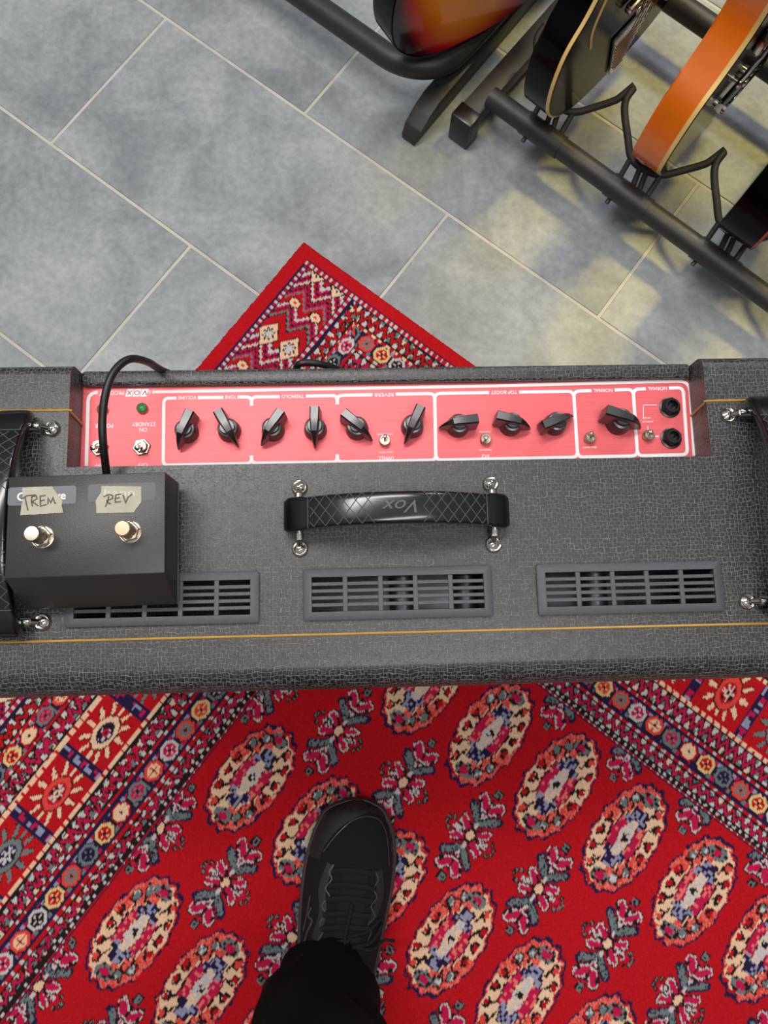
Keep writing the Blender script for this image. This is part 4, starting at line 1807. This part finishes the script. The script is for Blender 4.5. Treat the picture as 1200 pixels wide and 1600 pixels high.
    add_lathe(bm, [(.0045, 0), (.0045, .002), (.003, .004), (.003, .009), (.0055, .011), (.0050, .014), (0, .0145)], 16,
              Matrix.Translation((-.030 * sc, .0015, 0.004)) @ Matrix.Rotation(PI / 2, 4, 'X'), cap=False)
    finish(bm, 'strap_button', M_['chrome'], r)
    return r


GFACE_B = M_['gloss_black']
SUN = burst_material('sunburst_lacquer', [(0.0, (255, 184, 40)), (0.66, (250, 140, 16)), (0.84, (190, 26, 14)), (0.93, (60, 6, 12)), (1.0, (8, 4, 6))], 0.0, 0.19, .17, .23)
CAR = mat('flamed_red_top', (120, 30, 26), 0.15, coat=.5)
g1 = guitar('electric_guitar', 'orange bodied electric guitar with a cream bound edge and chrome bridge, in the second cradle', 1016, 255, .112,
            M_['orange'], M_['gloss_black'], M_['orange'], M_['cream'], .050)
g2 = guitar('electric_guitar', 'glossy black electric guitar with cream binding and a curved cream line, in the first cradle', 866, 160, .112,
            M_['gloss_black'], M_['gloss_black'], M_['gloss_black'], M_['cream'], .046, fw=.005, hardware='plate', sc=1.10, yaw=-3, lean=-3)
# cream edged pickguard on the black guitar
bm = BM()
arc = smooth_path([(-.108, .150, 0), (-.118, .19, 0), (-.110, .235, 0), (-.092, .28, 0), (-.075, .32, 0)], 6)
add_tube(bm, [(p.x, p.y, .0245) for p in arc], .0022, 8)
finish(bm, 'cream_line', M_['cream'], g2)
g3 = guitar('electric_guitar', 'black edged dark guitar with a thin red rim, cut off by the right side', 1150, 366, .112,
            M_['gloss_black'], CAR, M_['gloss_black'], M_['red_edge'], .060, fw=.003)
g4 = guitar('electric_guitar', 'sunburst electric guitar with orange centre and dark edge, above the bent tube', 640, 70, .135,
            M_['gloss_black'], SUN, M_['gloss_black'], M_['gloss_black'], .045, hardware='none', sc=1.0, yaw=-17, lean=5)


# ------------------------------------------------------------------ person: one leg in view
per = props(empty('person', (-0.06, -0.45, 0.0)),
            'person in black trousers and a black lace-up trainer, one foot forward on the rug', 'person')
PO = Vector((-0.06, -0.45, 0))
SZ = 0.013   # rug surface


def Q(p):
    return Vector(p) - PO


left = [(505, 1262), (488, 1300), (476, 1345), (469, 1400), (466, 1450), (464, 1500), (462, 1545), (468, 1590)]
right = [(602, 1262), (617, 1296), (620, 1330), (615, 1375), (604, 1425), (594, 1475), (584, 1525), (570, 1580)]
secs = []
toe = Q(at(560, 1247, 0.028))
heelY = Q(Vector((0, -0.512, 0))).y
for a_, b_ in zip(left, right):
    p, q = Q(at(*a_, .028)), Q(at(*b_, .028))
    secs.append(((p.y + q.y) / 2, p.x, q.x))
secs = [(toe.y, toe.x - .012, toe.x + .010), (toe.y - .006, toe.x - .034, toe.x + .026)] + secs
ys = np.array([s[0] for s in secs])
xl = np.array([s[1] for s in secs])
xr = np.array([s[2] for s in secs])
o_ = np.argsort(-ys)
ys, xl, xr = ys[o_], xl[o_], xr[o_]
keep = ys > heelY + .02
ys, xl, xr = ys[keep], xl[keep], xr[keep]
xc_end = (xl[-1] + xr[-1]) / 2
ys = np.append(ys, [heelY + .016, heelY + .004, heelY])
xl = np.append(xl, [xc_end - .034, xc_end - .026, xc_end - .010])
xr = np.append(xr, [xc_end + .034, xc_end + .026, xc_end + .010])
NS = 46
Y0, Y1 = ys[0], ys[-1]
tt = (1 - np.cos(np.linspace(0, PI, NS))) / 2
YY = Y0 + (Y1 - Y0) * tt
XL_ = np.interp(-YY, -ys, xl)
XR_ = np.interp(-YY, -ys, xr)
for _ in range(2):
    XL_[1:-1] = (XL_[:-2] + 2 * XL_[1:-1] + XL_[2:]) / 4
    XR_[1:-1] = (XR_[:-2] + 2 * XR_[1:-1] + XR_[2:]) / 4
fr_ = (Y0 - YY) / (Y0 - Y1)
HH = np.interp(fr_, [0, .03, .1, .2, .35, .5, .62, .75, .9, 1.0], [.012, .026, .036, .040, .048, .062, .074, .078, .078, .060])


def frame(y):
    return float(np.interp(-y, -YY, XL_)), float(np.interp(-y, -YY, XR_)), float(np.interp(-y, -YY, HH))


def upper_z(x, y, lift=0.0):
    l, r, h = frame(y)
    c, hw = (l + r) / 2, (r - l) / 2 - .004
    t = min(0.97, abs(x - c) / max(hw, 1e-4))
    return SZ + .020 + h * (1 - t ** 2.4) ** (1 / 2.0) + lift


shoe = empty('shoe', (0, 0, 0), 0, per)
bm = BM()
rings = []
for i in range(NS):
    l, r = XL_[i], XR_[i]
    c, hw = (l + r) / 2, (r - l) / 2
    ring = []
    for k, (f, z) in enumerate(((-.90, 0), (-.98, .006), (-1, .016), (-1.0, .022), (-.95, .026), (.95, .026), (1.0, .022), (1, .016), (.98, .006), (.90, 0))):
        toe_lift = .006 * max(0, 1 - fr_[i] / .12)
        ring.append(bm.verts.new((c + f * hw, YY[i], SZ + z + (toe_lift if z < .01 else toe_lift * .4))))
    rings.append(ring)
for a_, b_ in zip(rings, rings[1:]):
    for k in range(10):
        j_ = (k + 1) % 10
        bm.faces.new((a_[k], a_[j_], b_[j_], b_[k]))
bm.faces.new(rings[0])
bm.faces.new(rings[-1])
finish(bm, 'sole', M_['sole'], shoe, smooth=60)


def upper_mesh(name, m, i0, i1, lift=0.0, t0=-1.0, t1=1.0):
    bm = BM()
    NA = 21
    rg = []
    for i in range(i0, i1):
        l, r, h = XL_[i], XR_[i], HH[i]
        c, hw = (l + r) / 2, (r - l) / 2 - .004 + lift
        row = []
        for k in range(NA):
            t = t0 + (t1 - t0) * k / (NA - 1)
            s_ = math.sin(t * PI / 2)
            z = (1 - abs(s_) ** 2.4) ** .5 if abs(s_) < 1 else 0
            row.append(bm.verts.new((c + s_ * hw, YY[i] + (lift if i == 0 else 0), SZ + .020 + (h + lift) * z)))
        rg.append(row)
    for a_, b_ in zip(rg, rg[1:]):
        for k in range(NA - 1):
            bm.faces.new((a_[k], a_[k + 1], b_[k + 1], b_[k]))
    return finish(bm, name, m, shoe, smooth=180)


up = upper_mesh('upper', M_['knit'], 0, NS)
# toe guard: covers the tip and runs back along both sides


def surf_strip(name, m, pts, width, lift=.0008, n=4):
    bm = BM()
    P = smooth_path([(p[0], p[1], 0) for p in pts], n)
    prev = None
    for i, p in enumerate(P):
        d = (P[min(i + 1, len(P) - 1)] - P[max(i - 1, 0)]).normalized()
        nn = Vector((-d.y, d.x, 0))
        row = []
        for s_ in (-1, -.33, .33, 1):
            x, y = p.x + nn.x * s_ * width / 2, p.y + nn.y * s_ * width / 2
            row.append(bm.verts.new((x, y, upper_z(x, y, lift))))
        if prev:
            for k in range(3):
                bm.faces.new((prev[k], prev[k + 1], row[k + 1], row[k]))
        prev = row
    return finish(bm, name, m, shoe, smooth=180)


def sp(px, py, z=.065):
    v = Q(at(px, py, z))
    return (v.x, v.y)


surf_strip('toe_seam', M_['grey_trim'], [sp(506, 1326, .05), sp(525, 1302, .055), sp(548, 1281, .055), sp(572, 1273, .052), sp(592, 1280, .052), (sp(603, 1300, .052)), sp(607, 1330, .052), sp(608, 1352, .052)], .0011, .0012)
bm = BM()
guard = [(500, 1338), (508, 1318), (530, 1290), (552, 1276), (574, 1268), (594, 1274), (606, 1292), (611, 1325), (612, 1360)]
NG = 40
gp = smooth_path([sp(*g, .05) + (0,) for g in guard], 6)
prev = None
for p in gp:
    l, r, h = frame(p.y)
    c = Vector(((Q(at(556, 1340, .05))).x, (Q(at(556, 1340, .05))).y, 0))
    dirv = (Vector((p.x, p.y, 0)) - c).normalized()
    row = []
    for k in range(7):
        s_ = k * .0048
        x, y = p.x + dirv.x * s_, p.y + dirv.y * s_
        if y > Y0 - .001:
            y = Y0 - .001
        l2, r2, h2 = frame(y)
        x = min(max(x, l2 + .0045), r2 - .0045)
        row.append(bm.verts.new((x, y, upper_z(x, y, .0010))))
    if prev:
        for k in range(6):
            bm.faces.new((prev[k], prev[k + 1], row[k + 1], row[k]))
    prev = row
finish(bm, 'toe_guard', M_['overlay'], shoe, smooth=180)

# eyestays: zigzag grey edging, and the laces across the tongue
for sx, pts in ((-1, [(521, 1354), (514, 1366), (518, 1376), (508, 1390), (515, 1402), (503, 1414), (509, 1428), (500, 1440), (505, 1452), (497, 1466)]),
                (1, [(587, 1366), (591, 1380), (584, 1392), (589, 1406), (580, 1418), (586, 1434), (575, 1444), (580, 1456), (574, 1470)])):
    surf_strip('eyelet_trim', M_['grey_trim'], [sp(*p, .085) for p in pts], .0016, .0016, 3)
    surf_strip('eyelet_facing', M_['overlay'], [sp(p[0] + sx * 5, p[1], .085) for p in pts[::3]], .010, .0009, 5)
surf_strip('tongue', M_['lace'], [sp(556, 1356, .085), sp(553, 1385, .09), sp(549, 1415, .095), sp(545, 1445, .10), sp(541, 1475, .11)], .034, .0010, 5)
for i, (a_, b_) in enumerate((((519, 1366), (586, 1372)), ((513, 1388), (585, 1394)), ((509, 1408), (581, 1412)), ((505, 1430), (578, 1434)), ((502, 1450), (576, 1452)))):
    bm = BM()
    P = []
    for k in range(11):
        t = k / 10
        x0_, y0_ = sp(*a_, .09)
        x1_, y1_ = sp(*b_, .09)
        x, y = x0_ + (x1_ - x0_) * t, y0_ + (y1_ - y0_) * t + .004 * math.sin(PI * t)
        P.append((x, y, upper_z(x, y, .0030)))
    add_tube(bm, P, .0036, 10, flat=.6, up=(0, 0, 1))
    finish(bm, 'lace', M_['lace'], shoe)
# bow loops and a loose end falling to the right
for pts in ([(548, 1455), (575, 1452), (592, 1442), (598, 1452), (580, 1470), (556, 1470)],
            [(552, 1470), (580, 1482), (600, 1481), (618, 1482)],
            [(546, 1462), (528, 1462), (516, 1472), (526, 1482), (546, 1474)],
            [(550, 1410), (546, 1430), (540, 1455), (538, 1480)]):
    bm = BM()
    P = []
    for i, p in enumerate(pts):
        x, y = sp(*p, .085)
        l, r, h = frame(y)
        if l + .006 < x < r - .006:
            z = upper_z(x, y, .006)
        else:
            z = .060
        P.append((x, y, z))
    add_tube(bm, smooth_path(P, 5), .0022, 8)
    finish(bm, 'lace', M_['lace'], shoe)
surf_strip('side_mark', M_['grey_trim'], [sp(484, 1402, .075), sp(481, 1420, .07), sp(477, 1440, .07), sp(473, 1456, .07)], .0018, .0016, 4)
surf_strip('side_mark', M_['grey_trim'], [sp(486, 1418, .075), sp(482, 1430, .07), sp(488, 1436, .075), sp(481, 1452, .07), sp(476, 1470, .07)], .0022, .0016, 4)

# trouser leg: soft creased cloth from the ankle to the hip
bm = BM()
prof = [  # x, y, z, rx, ry
    (-0.064, -0.455, .060, .066, .060), (-0.064, -0.453, .078, .070, .066), (-0.063, -0.452, .10, .0715, .070), (-0.063, -0.452, .14, .073, .074),
    (-0.064, -0.454, .20, .077, .078), (-0.066, -0.458, .28, .078, .080), (-0.066, -0.462, .36, .077, .080), (-0.066, -0.460, .46, .076, .080),
    (-0.068, -0.462, .52, .079, .084), (-0.070, -0.470, .60, .084, .090), (-0.070, -0.485, .72, .092, .098), (-0.065, -0.495, .84, .100, .105)]
rngt = random.Random(3)
rows = []
levels = smooth_path([(p[0], p[1], p[2]) for p in prof], 4)
rad = smooth_path([(p[3], p[4], 0) for p in prof], 4)
for i, (p, rr_) in enumerate(zip(levels, rad)):
    row = []
    for k in range(40):
        a_ = 2 * PI * k / 40
        fold = .0045 * math.sin(3 * a_ + p.z * 38) + .003 * math.sin(5 * a_ - p.z * 61 + 1.2) + .002 * math.sin(p.z * 130 + 2 * a_)
        x = p.x + (rr_.x + fold) * math.cos(a_)
        y = p.y + (rr_.y + fold) * math.sin(a_)
        z = p.z
        if i < 5:
            z += .018 * max(0, math.sin(a_)) * (1 - i / 5) + .004 * math.sin(4 * a_ + 1)
        row.append(bm.verts.new(Q((x, y, z))))
    rows.append(row)
for a_, b_ in zip(rows, rows[1:]):
    for k in range(40):
        j_ = (k + 1) % 40
        bm.faces.new((a_[k], a_[j_], b_[j_], b_[k]))
bm.faces.new(rows[-1])
# turned-in hem
inn = [bm.verts.new((v.co.x * .94 + (Q(levels[0]).x) * .06, v.co.y * .94 + Q(levels[0]).y * .06, v.co.z + .012)) for v in rows[0]]
for k in range(40):
    j_ = (k + 1) % 40
    bm.faces.new((rows[0][k], rows[0][j_], inn[j_], inn[k]))
finish(bm, 'trouser_leg', M_['trouser'], per, smooth=180)
